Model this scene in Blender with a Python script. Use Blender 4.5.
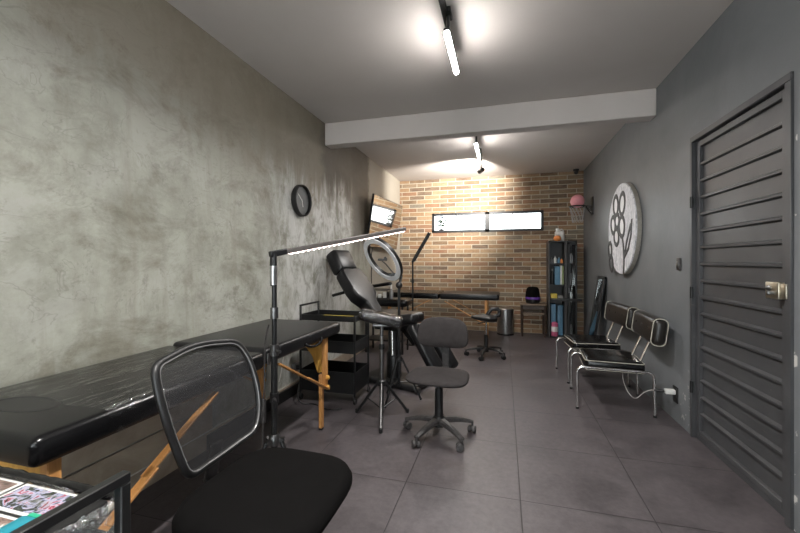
import bpy, bmesh, math, random
from mathutils import Vector, Matrix, Euler, noise as mnoise
random.seed(7)
for o in list(bpy.data.objects): bpy.data.objects.remove(o)
S = bpy.context.scene
C = S.collection
PI = math.pi
XL, XR, YB, YF, ZC = -1.855, 1.2635, 6.72, -2.2, 2.70

# ------------------------------------------------------------------ camera
cam_data = bpy.data.cameras.new('camera')
cam = bpy.data.objects.new('camera', cam_data); C.objects.link(cam)
cam.location = (0, 0, 1.214)
cam.rotation_euler = (PI/2, 0, 0.2691)
cam_data.sensor_width = 36.0
cam_data.lens = 375.34/800*36
cam_data.shift_y = -5.08/800
cam_data.clip_start = 0.02
S.camera = cam

# ------------------------------------------------------------------ world, lights, exposure
W = bpy.data.worlds.new('daylight'); S.world = W; W.use_nodes = True
bg = W.node_tree.nodes['Background']
bg.inputs[0].default_value = (0.93, 0.97, 1.0, 1); bg.inputs[1].default_value = 7.0
S.view_settings.view_transform = 'Standard'
S.view_settings.look = 'None'
S.view_settings.gamma = 1.0
S.view_settings.use_curve_mapping = False
S.view_settings.exposure = 0.46

def area(name, loc, sx, sy, power, color=(1, 0.97, 0.93), rot=(0, 0, 0), spread=PI):
    l = bpy.data.lights.new(name, 'AREA'); l.shape = 'RECTANGLE'; l.size = sx; l.size_y = sy
    l.energy = power; l.color = color; l.spread = spread
    o = bpy.data.objects.new(name, l); C.objects.link(o); o.location = loc; o.rotation_euler = rot
    return o
# light of the linear track lamps (the first one in view, the next two unseen, added for soft front fill)
LAMP_P = 40
TUBES = [(-0.317, 2.40, 2.548, 0.47), (-0.32, 0.55, 2.548, 0.50), (-0.32, -1.1, 2.548, 0.50), (-0.30, 4.60, 2.548, 0.55)]
TP = [19, 30, 14, 12]
for i, (x, y, z, L) in enumerate(TUBES):
    area('track_lamp_light', (x, y, z-0.032), 0.03, L, TP[i], spread=2.7)
sp = bpy.data.lights.new('spot_lamp_light', 'SPOT'); sp.energy = 280; sp.spot_size = math.radians(112); sp.spot_blend = 0.8
sp.color = (1, 0.95, 0.88); sp.shadow_soft_size = 0.03
spo = bpy.data.objects.new('spot_lamp_light', sp); C.objects.link(spo)
spo.location = (-0.295, 5.40, 2.45)
spo.rotation_euler = (Vector((-0.95, 6.72, 2.42))-Vector(spo.location)).to_track_quat('-Z', 'Y').to_euler()

# ------------------------------------------------------------------ node materials
class NT:
    def __init__(s, name):
        s.m = bpy.data.materials.new(name); s.m.use_nodes = True
        s.t = s.m.node_tree; s.n = s.t.nodes; s.b = s.n['Principled BSDF']; s.out = s.n['Material Output']
    def new(s, t, **k):
        n = s.n.new(t)
        for a, v in k.items(): setattr(n, a, v)
        return n
    def link(s, a, b): s.t.links.new(a, b)
    def put(s, sock, v):
        if hasattr(v, 'is_linked') or isinstance(v, bpy.types.NodeSocket): s.link(v, sock)
        else: sock.default_value = v
    def math(s, op, a, b=0.0, c=None, clamp=False):
        n = s.new('ShaderNodeMath', operation=op, use_clamp=clamp)
        s.put(n.inputs[0], a); s.put(n.inputs[1], b)
        if c is not None: s.put(n.inputs[2], c)
        return n.outputs[0]
    def coords(s, kind='Object'):
        return s.new('ShaderNodeTexCoord').outputs[kind]
    def sep(s, v):
        n = s.new('ShaderNodeSeparateXYZ'); s.link(v, n.inputs[0]); return n.outputs
    def comb(s, x, y, z=0.0):
        n = s.new('ShaderNodeCombineXYZ')
        s.put(n.inputs[0], x); s.put(n.inputs[1], y); s.put(n.inputs[2], z); return n.outputs[0]
    def scale(s, v, sc):
        n = s.new('ShaderNodeMapping'); s.link(v, n.inputs[0]); n.inputs['Scale'].default_value = sc; return n.outputs[0]
    def noise(s, v, scale, detail=4, rough=0.55, dist=0.0, out='Fac'):
        n = s.new('ShaderNodeTexNoise'); s.link(v, n.inputs['Vector'])
        n.inputs['Scale'].default_value = scale; n.inputs['Detail'].default_value = detail
        n.inputs['Roughness'].default_value = rough; n.inputs['Distortion'].default_value = dist
        return n.outputs[out]
    def ramp(s, f, stops, interp='LINEAR'):
        n = s.new('ShaderNodeValToRGB'); n.color_ramp.interpolation = interp
        e = n.color_ramp.elements
        while len(e) < len(stops): e.new(0.5)
        for k, (p, c) in enumerate(stops):
            e[k].position = p; e[k].color = (c[0], c[1], c[2], 1) if hasattr(c, '__len__') else (c, c, c, 1)
        s.put(n.inputs[0], f); return n.outputs[0]
    def mix(s, f, a, b, mode='MIX'):
        n = s.new('ShaderNodeMix', data_type='RGBA', blend_type=mode)
        s.put(n.inputs[0], f)
        s.put(n.inputs[6], a if not isinstance(a, tuple) else (*a, 1)); s.put(n.inputs[7], b if not isinstance(b, tuple) else (*b, 1))
        return n.outputs[2]
    def bump(s, h, strength=0.3, dist=0.01):
        n = s.new('ShaderNodeBump'); n.inputs['Strength'].default_value = strength; n.inputs['Distance'].default_value = dist
        s.link(h, n.inputs['Height']); s.link(n.outputs[0], s.b.inputs['Normal'])
    def smooth(s, x, a, b):
        n = s.new('ShaderNodeMapRange', interpolation_type='SMOOTHSTEP')
        s.put(n.inputs[0], x); n.inputs[1].default_value = a; n.inputs[2].default_value = b
        return n.outputs[0]

def mat(name, col, rough=0.5, metal=0.0, var=0.12, nscale=30, bump=0.0, bscale=200, spec=0.5, coat=0.0, emit=None, estr=0.0):
    k = NT(name); co = k.coords()
    f = k.noise(co, nscale, 4)
    a = tuple(c*(1-var) for c in col); b = tuple(min(1, c*(1+var)) for c in col)
    k.link(k.ramp(f, [(0.3, a), (0.7, b)]), k.b.inputs['Base Color'])
    k.b.inputs['Roughness'].default_value = rough; k.b.inputs['Metallic'].default_value = metal
    k.b.inputs['Specular IOR Level'].default_value = spec; k.b.inputs['Coat Weight'].default_value = coat
    if bump: k.bump(k.noise(co, bscale, 3), bump, 0.002)
    if emit:
        k.b.inputs['Emission Color'].default_value = (*emit, 1); k.b.inputs['Emission Strength'].default_value = estr
    return k.m

M = {}
M['leather'] = mat('black leather', (0.005, 0.005, 0.0055), 0.22, bump=0.12, bscale=260, spec=0.36)
M['leather_soft'] = mat('black upholstery', (0.010, 0.010, 0.011), 0.32, bump=0.2, bscale=220, spec=0.34)
M['chair_leather'] = mat('dark brown leather', (0.016, 0.013, 0.0115), 0.33, bump=0.15, bscale=200)
M['fabric'] = mat('black fabric', (0.0045, 0.0042, 0.0042), 0.95, bump=0.4, bscale=700, spec=0.06)
M['fabric_grey'] = mat('charcoal fabric', (0.036, 0.032, 0.032), 0.9, bump=0.5, bscale=600, spec=0.15)
M['plastic'] = mat('black plastic', (0.009, 0.009, 0.0095), 0.42)
M['plastic_worn'] = mat('worn black plastic', (0.045, 0.042, 0.042), 0.5, var=0.4, nscale=50)
M['metal_black'] = mat('black powder coated steel', (0.008, 0.0085, 0.009), 0.38, 0.0)
M['steel'] = mat('brushed steel', (0.5, 0.5, 0.5), 0.28, 1.0)
M['steel_dark'] = mat('dark steel', (0.2, 0.2, 0.2), 0.35, 1.0)
M['chrome'] = mat('chrome', (0.72, 0.71, 0.69), 0.14, 1.0, var=0.04)
M['brass'] = mat('brassy steel', (0.55, 0.5, 0.4), 0.33, 1.0)
M['wood_orange'] = None
M['white_pipe'] = mat('cream piping', (0.42, 0.40, 0.34), 0.5)
M['white'] = mat('white plastic', (0.68, 0.68, 0.66), 0.4, var=0.03)
M['ring_white'] = mat('ring diffuser', (0.80, 0.81, 0.84), 0.35, var=0.03)
M['yellow'] = mat('yellow card', (0.6, 0.45, 0.06), 0.5)
M['orange'] = mat('orange plastic', (0.75, 0.25, 0.06), 0.4)
M['pink'] = mat('pink rubber', (0.74, 0.30, 0.34), 0.55, var=0.05)
M['blue'] = mat('light blue card', (0.10, 0.22, 0.33), 0.5)
M['green'] = mat('olive card', (0.25, 0.3, 0.14), 0.5)
M['teal'] = mat('turquoise plastic', (0.01, 0.20, 0.26), 0.35)
M['greycap'] = mat('grey plastic', (0.2, 0.2, 0.2), 0.5)
M['magenta'] = mat('pink print', (0.5, 0.1, 0.2), 0.5)
M['purple_led'] = mat('purple light band', (0.06, 0.02, 0.12), 0.4, emit=(0.35, 0.12, 0.9), estr=0.05)
M['led'] = mat('led tube', (1, 1, 1), 0.5, emit=(1, 0.97, 0.94), estr=80)
M['led_warm'] = mat('led beads', (1, 1, 1), 0.5, emit=(1, 0.86, 0.80), estr=5)
M['led_strip'] = mat('led strip diffuser', (0.8, 0.75, 0.72), 0.5, emit=(1, 0.80, 0.74), estr=2.6)
M['leaf'] = mat('dark green leaf', (0.03, 0.05, 0.02), 0.5)
M['terracotta'] = mat('dark pot', (0.06, 0.05, 0.05), 0.6)
M['dark_wood'] = mat('dark stained wood', (0.045, 0.028, 0.019), 0.5, var=0.4, nscale=18)
M['clock_face'] = mat('dark grey clock face', (0.12, 0.125, 0.125), 0.5)
M['cord_white'] = mat('pale cord', (0.55, 0.52, 0.5), 0.5)
M['frame_black'] = mat('black window frame', (0.022, 0.023, 0.026), 0.45)
M['mirror'] = mat('mirror glass', (0.34, 0.36, 0.35), 0.03, 1.0, var=0.02)
M['screen'] = mat('glossy dark screen', (0.42, 0.40, 0.37), 0.05, 1.0, var=0.03)
M['light_wood'] = mat('plain wood', (0.3, 0.2, 0.11), 0.5)

def wood(name, ca, cb):
    k = NT(name); co = k.coords()
    g = k.noise(k.scale(co, (14, 14, 1.6)), 6, 5, 0.6, 0.6)
    k.link(k.ramp(g, [(0.3, ca), (0.7, cb)]), k.b.inputs['Base Color'])
    k.b.inputs['Roughness'].default_value = 0.4
    return k.m
M['wood_orange'] = wood('varnished beech', (0.42, 0.19, 0.06), (0.60, 0.30, 0.10))
M['wood_panel'] = wood('honey plywood', (0.52, 0.27, 0.05), (0.64, 0.36, 0.08))
M['table_brown'] = wood('brown wood top', (0.12, 0.08, 0.05), (0.2, 0.14, 0.09))

def film_mat(name, base=0.08, wr=0.5, scale=(6, 30, 6), peak=0.4, gcol=0.9):
    k = NT(name); co = k.coords()
    f = k.noise(k.scale(co, scale), 3, 5, 0.65, 1.2)
    tr = k.new('ShaderNodeBsdfTransparent'); gl = k.new('ShaderNodeBsdfGlossy'); gl.inputs['Roughness'].default_value = 0.12
    bp = k.new('ShaderNodeBump'); bp.inputs['Strength'].default_value = wr; bp.inputs['Distance'].default_value = 0.02
    k.link(f, bp.inputs['Height']); k.link(bp.outputs[0], gl.inputs['Normal'])
    gl.inputs['Color'].default_value = (gcol, gcol, gcol, 1)
    mx = k.new('ShaderNodeMixShader')
    k.link(k.ramp(f, [(0.35, base), (0.555, base*1.4), (0.59, peak), (0.63, base*1.5)]), mx.inputs[0])
    k.link(tr.outputs[0], mx.inputs[1]); k.link(gl.outputs[0], mx.inputs[2])
    k.link(mx.outputs[0], k.out.inputs[0])
    return k.m
M['film'] = film_mat('clear film', 0.035, 0.6, (1.2, 12, 2), 0.5)
M['film_tight'] = film_mat('tight clear film', 0.04, 0.8, (10, 10, 10), 0.4)
M['film_crumpled'] = film_mat('crumpled clear film', 0.30, 1.0, (16, 16, 16), 0.95)

def glass_mat():
    k = NT('clear glass')
    tr = k.new('ShaderNodeBsdfTransparent'); tr.inputs[0].default_value = (0.9, 0.92, 0.92, 1)
    gl = k.new('ShaderNodeBsdfGlossy'); gl.inputs['Roughness'].default_value = 0.03
    fr = k.new('ShaderNodeFresnel'); fr.inputs[0].default_value = 1.45
    mx = k.new('ShaderNodeMixShader'); k.link(fr.outputs[0], mx.inputs[0])
    k.link(tr.outputs[0], mx.inputs[1]); k.link(gl.outputs[0], mx.inputs[2]); k.link(mx.outputs[0], k.out.inputs[0])
    return k.m
M['glass'] = glass_mat()
def mesh_mat():
    k = NT('black woven mesh'); co = k.coords()
    w = k.noise(co, 400, 2)
    tr = k.new('ShaderNodeBsdfTransparent'); df = k.new('ShaderNodeBsdfPrincipled')
    df.inputs['Base Color'].default_value = (0.02, 0.02, 0.022, 1); df.inputs['Roughness'].default_value = 0.6
    mx = k.new('ShaderNodeMixShader'); k.link(k.ramp(w, [(0.3, 0.56), (0.7, 0.68)]), mx.inputs[0])
    k.link(tr.outputs[0], mx.inputs[1]); k.link(df.outputs[0], mx.inputs[2]); k.link(mx.outputs[0], k.out.inputs[0])
    return k.m
M['mesh'] = mesh_mat()

def brick_mat():
    k = NT('brick cladding'); co = k.coords(); o = k.sep(co)
    PX, PZ = 0.283, 0.0755
    v = k.math('DIVIDE', o[2], PZ); row = k.math('FLOOR', v); fv = k.math('FRACT', v)
    odd = k.math('MODULO', row, 2.0)
    u = k.math('ADD', k.math('DIVIDE', k.math('ADD', o[0], 10.02), PX), k.math('MULTIPLY', odd, 0.5))
    colm = k.math('FLOOR', u); fu = k.math('FRACT', u)
    du = k.math('MULTIPLY', k.math('MINIMUM', fu, k.math('SUBTRACT', 1.0, fu)), PX)
    dv = k.math('MULTIPLY', k.math('MINIMUM', fv, k.math('SUBTRACT', 1.0, fv)), PZ)
    d = k.math('MINIMUM', du, dv)
    wob = k.math('MULTIPLY', k.math('SUBTRACT', k.noise(co, 60, 3), 0.5), 0.006)
    mask = k.smooth(k.math('ADD', d, wob), 0.0045, 0.0075)
    wn = k.new('ShaderNodeTexWhiteNoise', noise_dimensions='2D'); k.link(k.comb(colm, row), wn.inputs['Vector'])
    base = k.ramp(wn.outputs['Value'], [(0.0, (0.125, 0.075, 0.042)), (0.16, (0.26, 0.155, 0.082)), (0.36, (0.215, 0.10, 0.055)), (0.52, (0.30, 0.20, 0.115)), (0.68, (0.105, 0.07, 0.05)), (0.82, (0.205, 0.15, 0.10)), (0.94, (0.155, 0.142, 0.115))], 'CONSTANT')
    st = k.noise(k.scale(co, (1, 1, 5)), 9, 5, 0.65)
    base = k.mix(k.ramp(st, [(0.3, 0.0), (0.75, 0.55)]), base, (0.37, 0.265, 0.165))
    base = k.mix(k.ramp(k.noise(co, 26, 5, 0.7), [(0.5, 0.0), (0.8, 0.5)]), base, (0.09, 0.055, 0.04))
    k.link(k.mix(mask, (0.43, 0.385, 0.30), base), k.b.inputs['Base Color'])
    k.b.inputs['Roughness'].default_value = 0.85
    h = k.math('ADD', mask, k.math('MULTIPLY', k.noise(co, 50, 4), 0.25)); k.bump(h, 0.6, 0.006)
    return k.m
M['brick'] = brick_mat()

def concrete_mat():
    k = NT('burnished concrete plaster'); co = k.coords(); o = k.sep(co)
    a = k.noise(co, 1.2, 9, 0.68, 0.15); b = k.noise(k.scale(co, (1, 0.8, 1.2)), 3.0, 11, 0.74, 0.35); c = k.noise(co, 10, 9, 0.75, 0.3)
    v = k.noise(k.scale(co, (1, 3.2, 0.45)), 2.0, 7, 0.65, 0.8)
    base = k.ramp(a, [(0.3, (0.20, 0.20, 0.162)), (0.5, (0.36, 0.365, 0.315)), (0.68, (0.48, 0.485, 0.44))])
    base = k.mix(k.ramp(b, [(0.34, 0.85), (0.46, 0.25), (0.52, 0.0)]), base, (0.155, 0.145, 0.11))
    base = k.mix(k.ramp(b, [(0.56, 0.0), (0.64, 0.45)]), base, (0.42, 0.42, 0.385))
    base = k.mix(k.ramp(c, [(0.33, 0.5), (0.43, 0.0)]), base, (0.15, 0.142, 0.11))
    base = k.mix(k.ramp(c, [(0.58, 0.0), (0.70, 0.35)]), base, (0.45, 0.45, 0.42))
    base = k.mix(k.ramp(v, [(0.5, 0.0), (0.72, 0.45)]), base, (0.21, 0.19, 0.145))
    # trowel scars: thin crooked dark lines
    sc_ = k.math('ABSOLUTE', k.math('SUBTRACT', k.noise(k.scale(co, (1, 1.0, 1.5)), 2.3, 4, 0.6, 1.6), 0.5))
    scm = k.math('MULTIPLY', k.math('SUBTRACT', 1.0, k.smooth(sc_, 0.002, 0.012)), k.smooth(b, 0.42, 0.58))
    base = k.mix(k.math('MULTIPLY', scm, 0.28), base, (0.13, 0.12, 0.095))
    # brown tint of the upper plaster, following its own uneven edge
    edge = k.math('ADD', o[2], k.math('MULTIPLY', k.math('SUBTRACT', a, 0.5), 1.5))
    base = k.mix(k.math('MULTIPLY', k.smooth(k.math('ADD', edge, k.math('MULTIPLY', k.math('SUBTRACT', o[1], 1.6), 0.22)), 1.8, 2.55), 0.76), base, (0.165, 0.133, 0.092))
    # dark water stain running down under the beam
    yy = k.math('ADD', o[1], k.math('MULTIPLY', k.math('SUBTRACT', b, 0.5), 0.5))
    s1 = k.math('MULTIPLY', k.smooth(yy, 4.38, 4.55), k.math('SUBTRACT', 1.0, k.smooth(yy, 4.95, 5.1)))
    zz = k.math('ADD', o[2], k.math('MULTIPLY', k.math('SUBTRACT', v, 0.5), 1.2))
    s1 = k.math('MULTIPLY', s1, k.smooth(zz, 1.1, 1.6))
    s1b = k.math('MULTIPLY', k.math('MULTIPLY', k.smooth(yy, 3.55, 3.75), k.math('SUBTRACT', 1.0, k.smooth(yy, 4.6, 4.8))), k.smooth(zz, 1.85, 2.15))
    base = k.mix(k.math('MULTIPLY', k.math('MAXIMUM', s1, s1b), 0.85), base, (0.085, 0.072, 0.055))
    # pale smooth patch past the stain
    s2 = k.smooth(yy, 5.0, 5.15)
    base = k.mix(k.math('MULTIPLY', s2, 0.7), base, (0.38, 0.35, 0.30))
    # whitish strokes from the clock to the stain
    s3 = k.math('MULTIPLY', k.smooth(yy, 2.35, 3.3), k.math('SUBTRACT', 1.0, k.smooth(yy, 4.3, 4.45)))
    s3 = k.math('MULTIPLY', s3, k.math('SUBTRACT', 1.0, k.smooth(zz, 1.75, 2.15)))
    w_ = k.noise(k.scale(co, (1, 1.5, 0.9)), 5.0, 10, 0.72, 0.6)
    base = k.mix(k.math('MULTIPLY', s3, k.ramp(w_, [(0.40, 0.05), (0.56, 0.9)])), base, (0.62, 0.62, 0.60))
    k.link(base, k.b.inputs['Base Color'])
    k.link(k.ramp(b, [(0.3, 0.42), (0.7, 0.68)]), k.b.inputs['Roughness'])
    k.bump(k.math('ADD', k.math('MULTIPLY', b, 0.6), k.math('MULTIPLY', c, 0.4)), 0.35, 0.02)
    return k.m
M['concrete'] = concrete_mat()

def grey_wall_mat():
    k = NT('grey painted plaster'); co = k.coords(); o = k.sep(co)
    a = k.noise(co, 1.6, 6, 0.6, 0.6); b = k.noise(co, 40, 4, 0.6)
    base = k.ramp(a, [(0.3, (0.128, 0.137, 0.146)), (0.7, (0.178, 0.187, 0.197))])
    # chipped paint near the door jamb and low on the wall
    n = k.noise(co, 22, 5, 0.7)
    low = k.math('SUBTRACT', 1.0, k.smooth(o[2], 0.05, 0.55))
    near = k.math('MULTIPLY', k.smooth(o[1], 3.03, 3.08), k.math('SUBTRACT', 1.0, k.smooth(o[1], 3.10, 3.30)))
    chip = k.math('MULTIPLY', k.math('MULTIPLY', low, near), k.smooth(n, 0.60, 0.63))
    low2 = k.math('SUBTRACT', 1.0, k.smooth(o[2], 0.10, 0.22))
    chip2 = k.math('MULTIPLY', low2, k.smooth(n, 0.68, 0.70))
    jl = k.math('MULTIPLY', k.smooth(o[1], 3.055, 3.06), k.math('SUBTRACT', 1.0, k.smooth(o[1], 3.07, 3.085)))
    chip3 = k.math('MULTIPLY', jl, k.smooth(k.noise(k.scale(co, (1, 1, 1)), 6, 4), 0.58, 0.62))
    jr = k.math('MULTIPLY', k.smooth(o[1], 2.08, 2.09), k.math('SUBTRACT', 1.0, k.smooth(o[1], 2.12, 2.125)))
    chip4 = k.math('MULTIPLY', jr, k.smooth(k.noise(co, 9, 4), 0.6, 0.64))
    ch = k.math('MULTIPLY', k.math('MAXIMUM', k.math('MAXIMUM', chip, chip2), k.math('MAXIMUM', chip3, chip4)), k.math('LESS_THAN', o[2], 2.05))
    k.link(k.mix(ch, base, (0.6, 0.59, 0.56)), k.b.inputs['Base Color'])
    k.b.inputs['Roughness'].default_value = 0.5
    k.bump(k.math('ADD', a, k.math('MULTIPLY', b, 0.2)), 0.25, 0.012)
    return k.m
M['grey_wall'] = grey_wall_mat()

def ceiling_mat():
    k = NT('off white ceiling paint'); co = k.coords()
    a = k.noise(co, 1.1, 5, 0.6, 0.5)
    k.link(k.ramp(a, [(0.3, (0.56, 0.515, 0.485)), (0.7, (0.61, 0.565, 0.535))]), k.b.inputs['Base Color'])
    k.b.inputs['Roughness'].default_value = 0.8
    k.bump(k.noise(co, 30, 4), 0.08, 0.01)
    return k.m
M['ceiling'] = ceiling_mat()

def floor_mat():
    k = NT('dark stoneware tiles'); co = k.coords(); o = k.sep(co); T = 0.6
    u = k.math('DIVIDE', k.math('ADD', o[0], 6.0-0.083), T); v = k.math('DIVIDE', k.math('ADD', o[1], 6.0-0.20), T)
    fu = k.math('FRACT', u); fv = k.math('FRACT', v)
    d = k.math('MULTIPLY', k.math('MINIMUM', k.math('MINIMUM', fu, k.math('SUBTRACT', 1.0, fu)), k.math('MINIMUM', fv, k.math('SUBTRACT', 1.0, fv))), T)
    mask = k.smooth(d, 0.0012, 0.0034)
    wn = k.new('ShaderNodeTexWhiteNoise', noise_dimensions='2D'); k.link(k.comb(k.math('FLOOR', u), k.math('FLOOR', v)), wn.inputs['Vector'])
    a = k.noise(co, 3.5, 8, 0.68, 1.0); b = k.noise(co, 30, 5, 0.7)
    f = k.math('ADD', k.math('MULTIPLY', a, 0.6), k.math('MULTIPLY', b, 0.4))
    base = k.ramp(f, [(0.32, (0.042, 0.037, 0.0395)), (0.68, (0.112, 0.097, 0.103))])
    br = k.math('ADD', 0.9, k.math('MULTIPLY', wn.outputs['Value'], 0.2))
    base = k.mix(1.0, base, k.comb(br, br, br), 'MULTIPLY')
    k.link(k.mix(mask, (0.012, 0.011, 0.011), base), k.b.inputs['Base Color'])
    k.link(k.ramp(a, [(0.3, 0.36), (0.7, 0.52)]), k.b.inputs['Roughness'])
    k.bump(k.math('ADD', mask, k.math('MULTIPLY', b, 0.12)), 0.35, 0.003)
    return k.m
M['floor'] = floor_mat()

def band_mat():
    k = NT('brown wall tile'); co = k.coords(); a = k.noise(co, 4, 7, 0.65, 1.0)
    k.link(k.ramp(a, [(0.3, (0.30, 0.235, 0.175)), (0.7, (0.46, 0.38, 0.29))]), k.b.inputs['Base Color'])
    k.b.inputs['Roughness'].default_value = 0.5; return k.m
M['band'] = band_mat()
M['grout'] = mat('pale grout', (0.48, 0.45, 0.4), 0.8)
def door_mat():
    k = NT('dark grey door paint'); co = k.coords(); a = k.noise(co, 2.2, 6, 0.6, 1.0); b = k.noise(k.scale(co, (1, 1, 4)), 18, 5, 0.7)
    base = k.ramp(a, [(0.3, (0.048, 0.049, 0.053)), (0.7, (0.078, 0.079, 0.083))])
    k.link(k.mix(k.ramp(b, [(0.66, 0.0), (0.74, 0.5)]), base, (0.17, 0.15, 0.12)), k.b.inputs['Base Color'])
    k.b.inputs['Roughness'].default_value = 0.42; k.b.inputs['Metallic'].default_value = 0.15; return k.m
M['door'] = door_mat()
def art_mat():
    k = NT('white brushed paint'); co = k.coords()
    a = k.noise(k.scale(co, (1, 3, 1)), 9, 6, 0.7, 2.0)
    k.link(k.ramp(a, [(0.42, (0.80, 0.80, 0.83)), (0.62, (0.42, 0.43, 0.47))]), k.b.inputs['Base Color'])
    k.b.inputs['Roughness'].default_value = 0.7; return k.m
M['art'] = art_mat()
def photo_mat(name, stops, sc, seed):
    k = NT(name); co = k.coords()
    mp = k.new('ShaderNodeMapping'); k.link(co, mp.inputs[0]); mp.inputs['Location'].default_value = (seed, seed*0.7, 0)
    a = k.noise(mp.outputs[0], sc, 5, 0.6, 1.5)
    k.link(k.ramp(a, stops), k.b.inputs['Base Color']); k.b.inputs['Roughness'].default_value = 0.25
    return k.m
M['photo_a'] = photo_mat('print of reds and blues', [(0.36, (0.02, 0.03, 0.02)), (0.46, (0.05, 0.055, 0.05)), (0.51, (0.34, 0.36, 0.52)), (0.57, (0.45, 0.40, 0.48)), (0.62, (0.36, 0.06, 0.10)), (0.7, (0.05, 0.04, 0.04))], 34, 3.1)
M['photo_b'] = photo_mat('print of browns', [(0.3, (0.05, 0.035, 0.03)), (0.5, (0.2, 0.13, 0.11)), (0.62, (0.3, 0.24, 0.2)), (0.72, (0.7, 0.72, 0.7))], 22, 8.3)

# ------------------------------------------------------------------ mesh helpers
def frame_to(d):
    d = Vector(d).normalized()
    return d.to_track_quat('Z', 'Y').to_matrix()

class MB:
    def __init__(s): s.bm = bmesh.new()
    def _xf(s, vs, m): bmesh.ops.transform(s.bm, matrix=m, verts=vs)
    def box(s, c, size, r=0.0, seg=2, rot=None):
        g = bmesh.ops.create_cube(s.bm, size=1.0); vs = g['verts']
        s._xf(vs, Matrix.Diagonal((*size, 1)))
        if r > 0:
            es = list({e for v in vs for e in v.link_edges})
            n0 = set(s.bm.verts)
            res = bmesh.ops.bevel(s.bm, geom=es, offset=min(r, 0.49*min(size)), segments=seg, affect='EDGES', profile=0.5)
            vs = list({v for f in res['faces'] for v in f.verts} | {v for v in vs if v.is_valid})
        m = Matrix.Translation(Vector(c))
        if rot is not None:
            m = m @ (rot.to_4x4() if isinstance(rot, Matrix) else Euler(rot).to_matrix().to_4x4())
        s._xf(vs, m); return s
    def bx(s, lo, hi, r=0.0, seg=2):
        lo, hi = Vector(lo), Vector(hi)
        return s.box((lo+hi)/2, hi-lo, r, seg)
    def bar(s, a, b, w, h, r=0.0, up=(0, 0, 1)):
        a, b = Vector(a), Vector(b); z = (b-a); L = z.length; z.normalize(); up = Vector(up)
        if abs(z.dot(up)) > 0.98: up = Vector((0, 1, 0))
        x = up.cross(z).normalized(); y = z.cross(x)
        return s.box((a+b)/2, (w, h, L), r, 1, Matrix((x, y, z)).transposed())
    def tube(s, pts, r, n=10, closed=False, flat=None):
        pts = [Vector(p) for p in pts]; N = len(pts); rs = r if isinstance(r, (list, tuple)) else [r]*N
        rings = []; pu = None
        for i, p in enumerate(pts):
            if closed: t = (pts[(i+1) % N]-pts[i-1])
            else: t = pts[min(i+1, N-1)]-pts[max(i-1, 0)]
            t.normalize()
            if pu is None:
                u = t.orthogonal().normalized() if flat is None else (Vector(flat)-t*Vector(flat).dot(t)).normalized()
            else:
                u = (pu-t*pu.dot(t))
                u = u.normalized() if u.length > 1e-6 else t.orthogonal().normalized()
            pu = u; w = t.cross(u)
            rings.append([s.bm.verts.new(p+(u*math.cos(2*PI*k/n)+w*math.sin(2*PI*k/n))*rs[i]) for k in range(n)])
        for i in range(N if closed else N-1):
            a, b = rings[i], rings[(i+1) % N]
            off = 0
            if closed and i == N-1:
                off = min(range(n), key=lambda q: (a[0].co-b[q].co).length)
            for k in range(n):
                s.bm.faces.new((a[k], a[(k+1) % n], b[(k+1+off) % n], b[(k+off) % n]))
        if not closed:
            s.bm.faces.new(rings[0][::-1]); s.bm.faces.new(rings[-1])
        return s
    def cyl(s, a, b, r, n=16, r2=None): return s.tube([a, b], [r, r if r2 is None else r2], n)
    def lathe(s, prof, c=(0, 0, 0), axis=(0, 0, 1), n=32, cap=True):
        R = frame_to(axis); c = Vector(c); rings = []
        for (r, z) in prof:
            rings.append([s.bm.verts.new(c+R@Vector((r*math.cos(2*PI*k/n), r*math.sin(2*PI*k/n), z))) for k in range(n)] if r > 1e-6 else [s.bm.verts.new(c+R@Vector((0, 0, z)))])
        for a, b in zip(rings, rings[1:]):
            for k in range(n):
                if len(a) == 1 and len(b) == 1: continue
                if len(a) == 1: s.bm.faces.new((a[0], b[(k+1) % n], b[k])) if False else s.bm.faces.new((a[0], b[k], b[(k+1) % n]))
                elif len(b) == 1: s.bm.faces.new((a[k], b[0], a[(k+1) % n]))
                else: s.bm.faces.new((a[k], b[k], b[(k+1) % n], a[(k+1) % n]))
        if cap:
            for ring in (rings[0], rings[-1]):
                if len(ring) > 2: s.bm.faces.new(ring)
        return s
    def ball(s, c, r, sc=(1, 1, 1), n=20):
        g = bmesh.ops.create_uvsphere(s.bm, u_segments=n, v_segments=max(6, n//2), radius=r)
        s._xf(g['verts'], Matrix.Translation(Vector(c)) @ Matrix.Diagonal((*sc, 1))); return s
    def prism(s, poly, d0, d1, plane='XZ'):
        def mk(p, d):
            return {'XZ': (p[0], d, p[1]), 'YZ': (d, p[0], p[1]), 'XY': (p[0], p[1], d)}[plane]
        a = [s.bm.verts.new(mk(p, d0)) for p in poly]; b = [s.bm.verts.new(mk(p, d1)) for p in poly]; n = len(poly)
        s.bm.faces.new(a); s.bm.faces.new(b[::-1])
        for k in range(n): s.bm.faces.new((a[k], b[k], b[(k+1) % n], a[(k+1) % n]))
        return s
    def poly3(s, pts, thick):     # closed outline in space, given a thickness along a vector
        a = [s.bm.verts.new(Vector(p)) for p in pts]; b = [s.bm.verts.new(Vector(p)+Vector(thick)) for p in pts]; n = len(pts)
        s.bm.faces.new(a); s.bm.faces.new(b[::-1])
        for k in range(n): s.bm.faces.new((a[k], b[k], b[(k+1) % n], a[(k+1) % n]))
        return s
    def grid(s, fn, nu, nv):
        vs = [[s.bm.verts.new(Vector(fn(i/nu, j/nv))) for j in range(nv+1)] for i in range(nu+1)]
        for i in range(nu):
            for j in range(nv): s.bm.faces.new((vs[i][j], vs[i+1][j], vs[i+1][j+1], vs[i][j+1]))
        return s
    def xform(s, m): s._xf(list(s.bm.verts), m); return s
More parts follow.
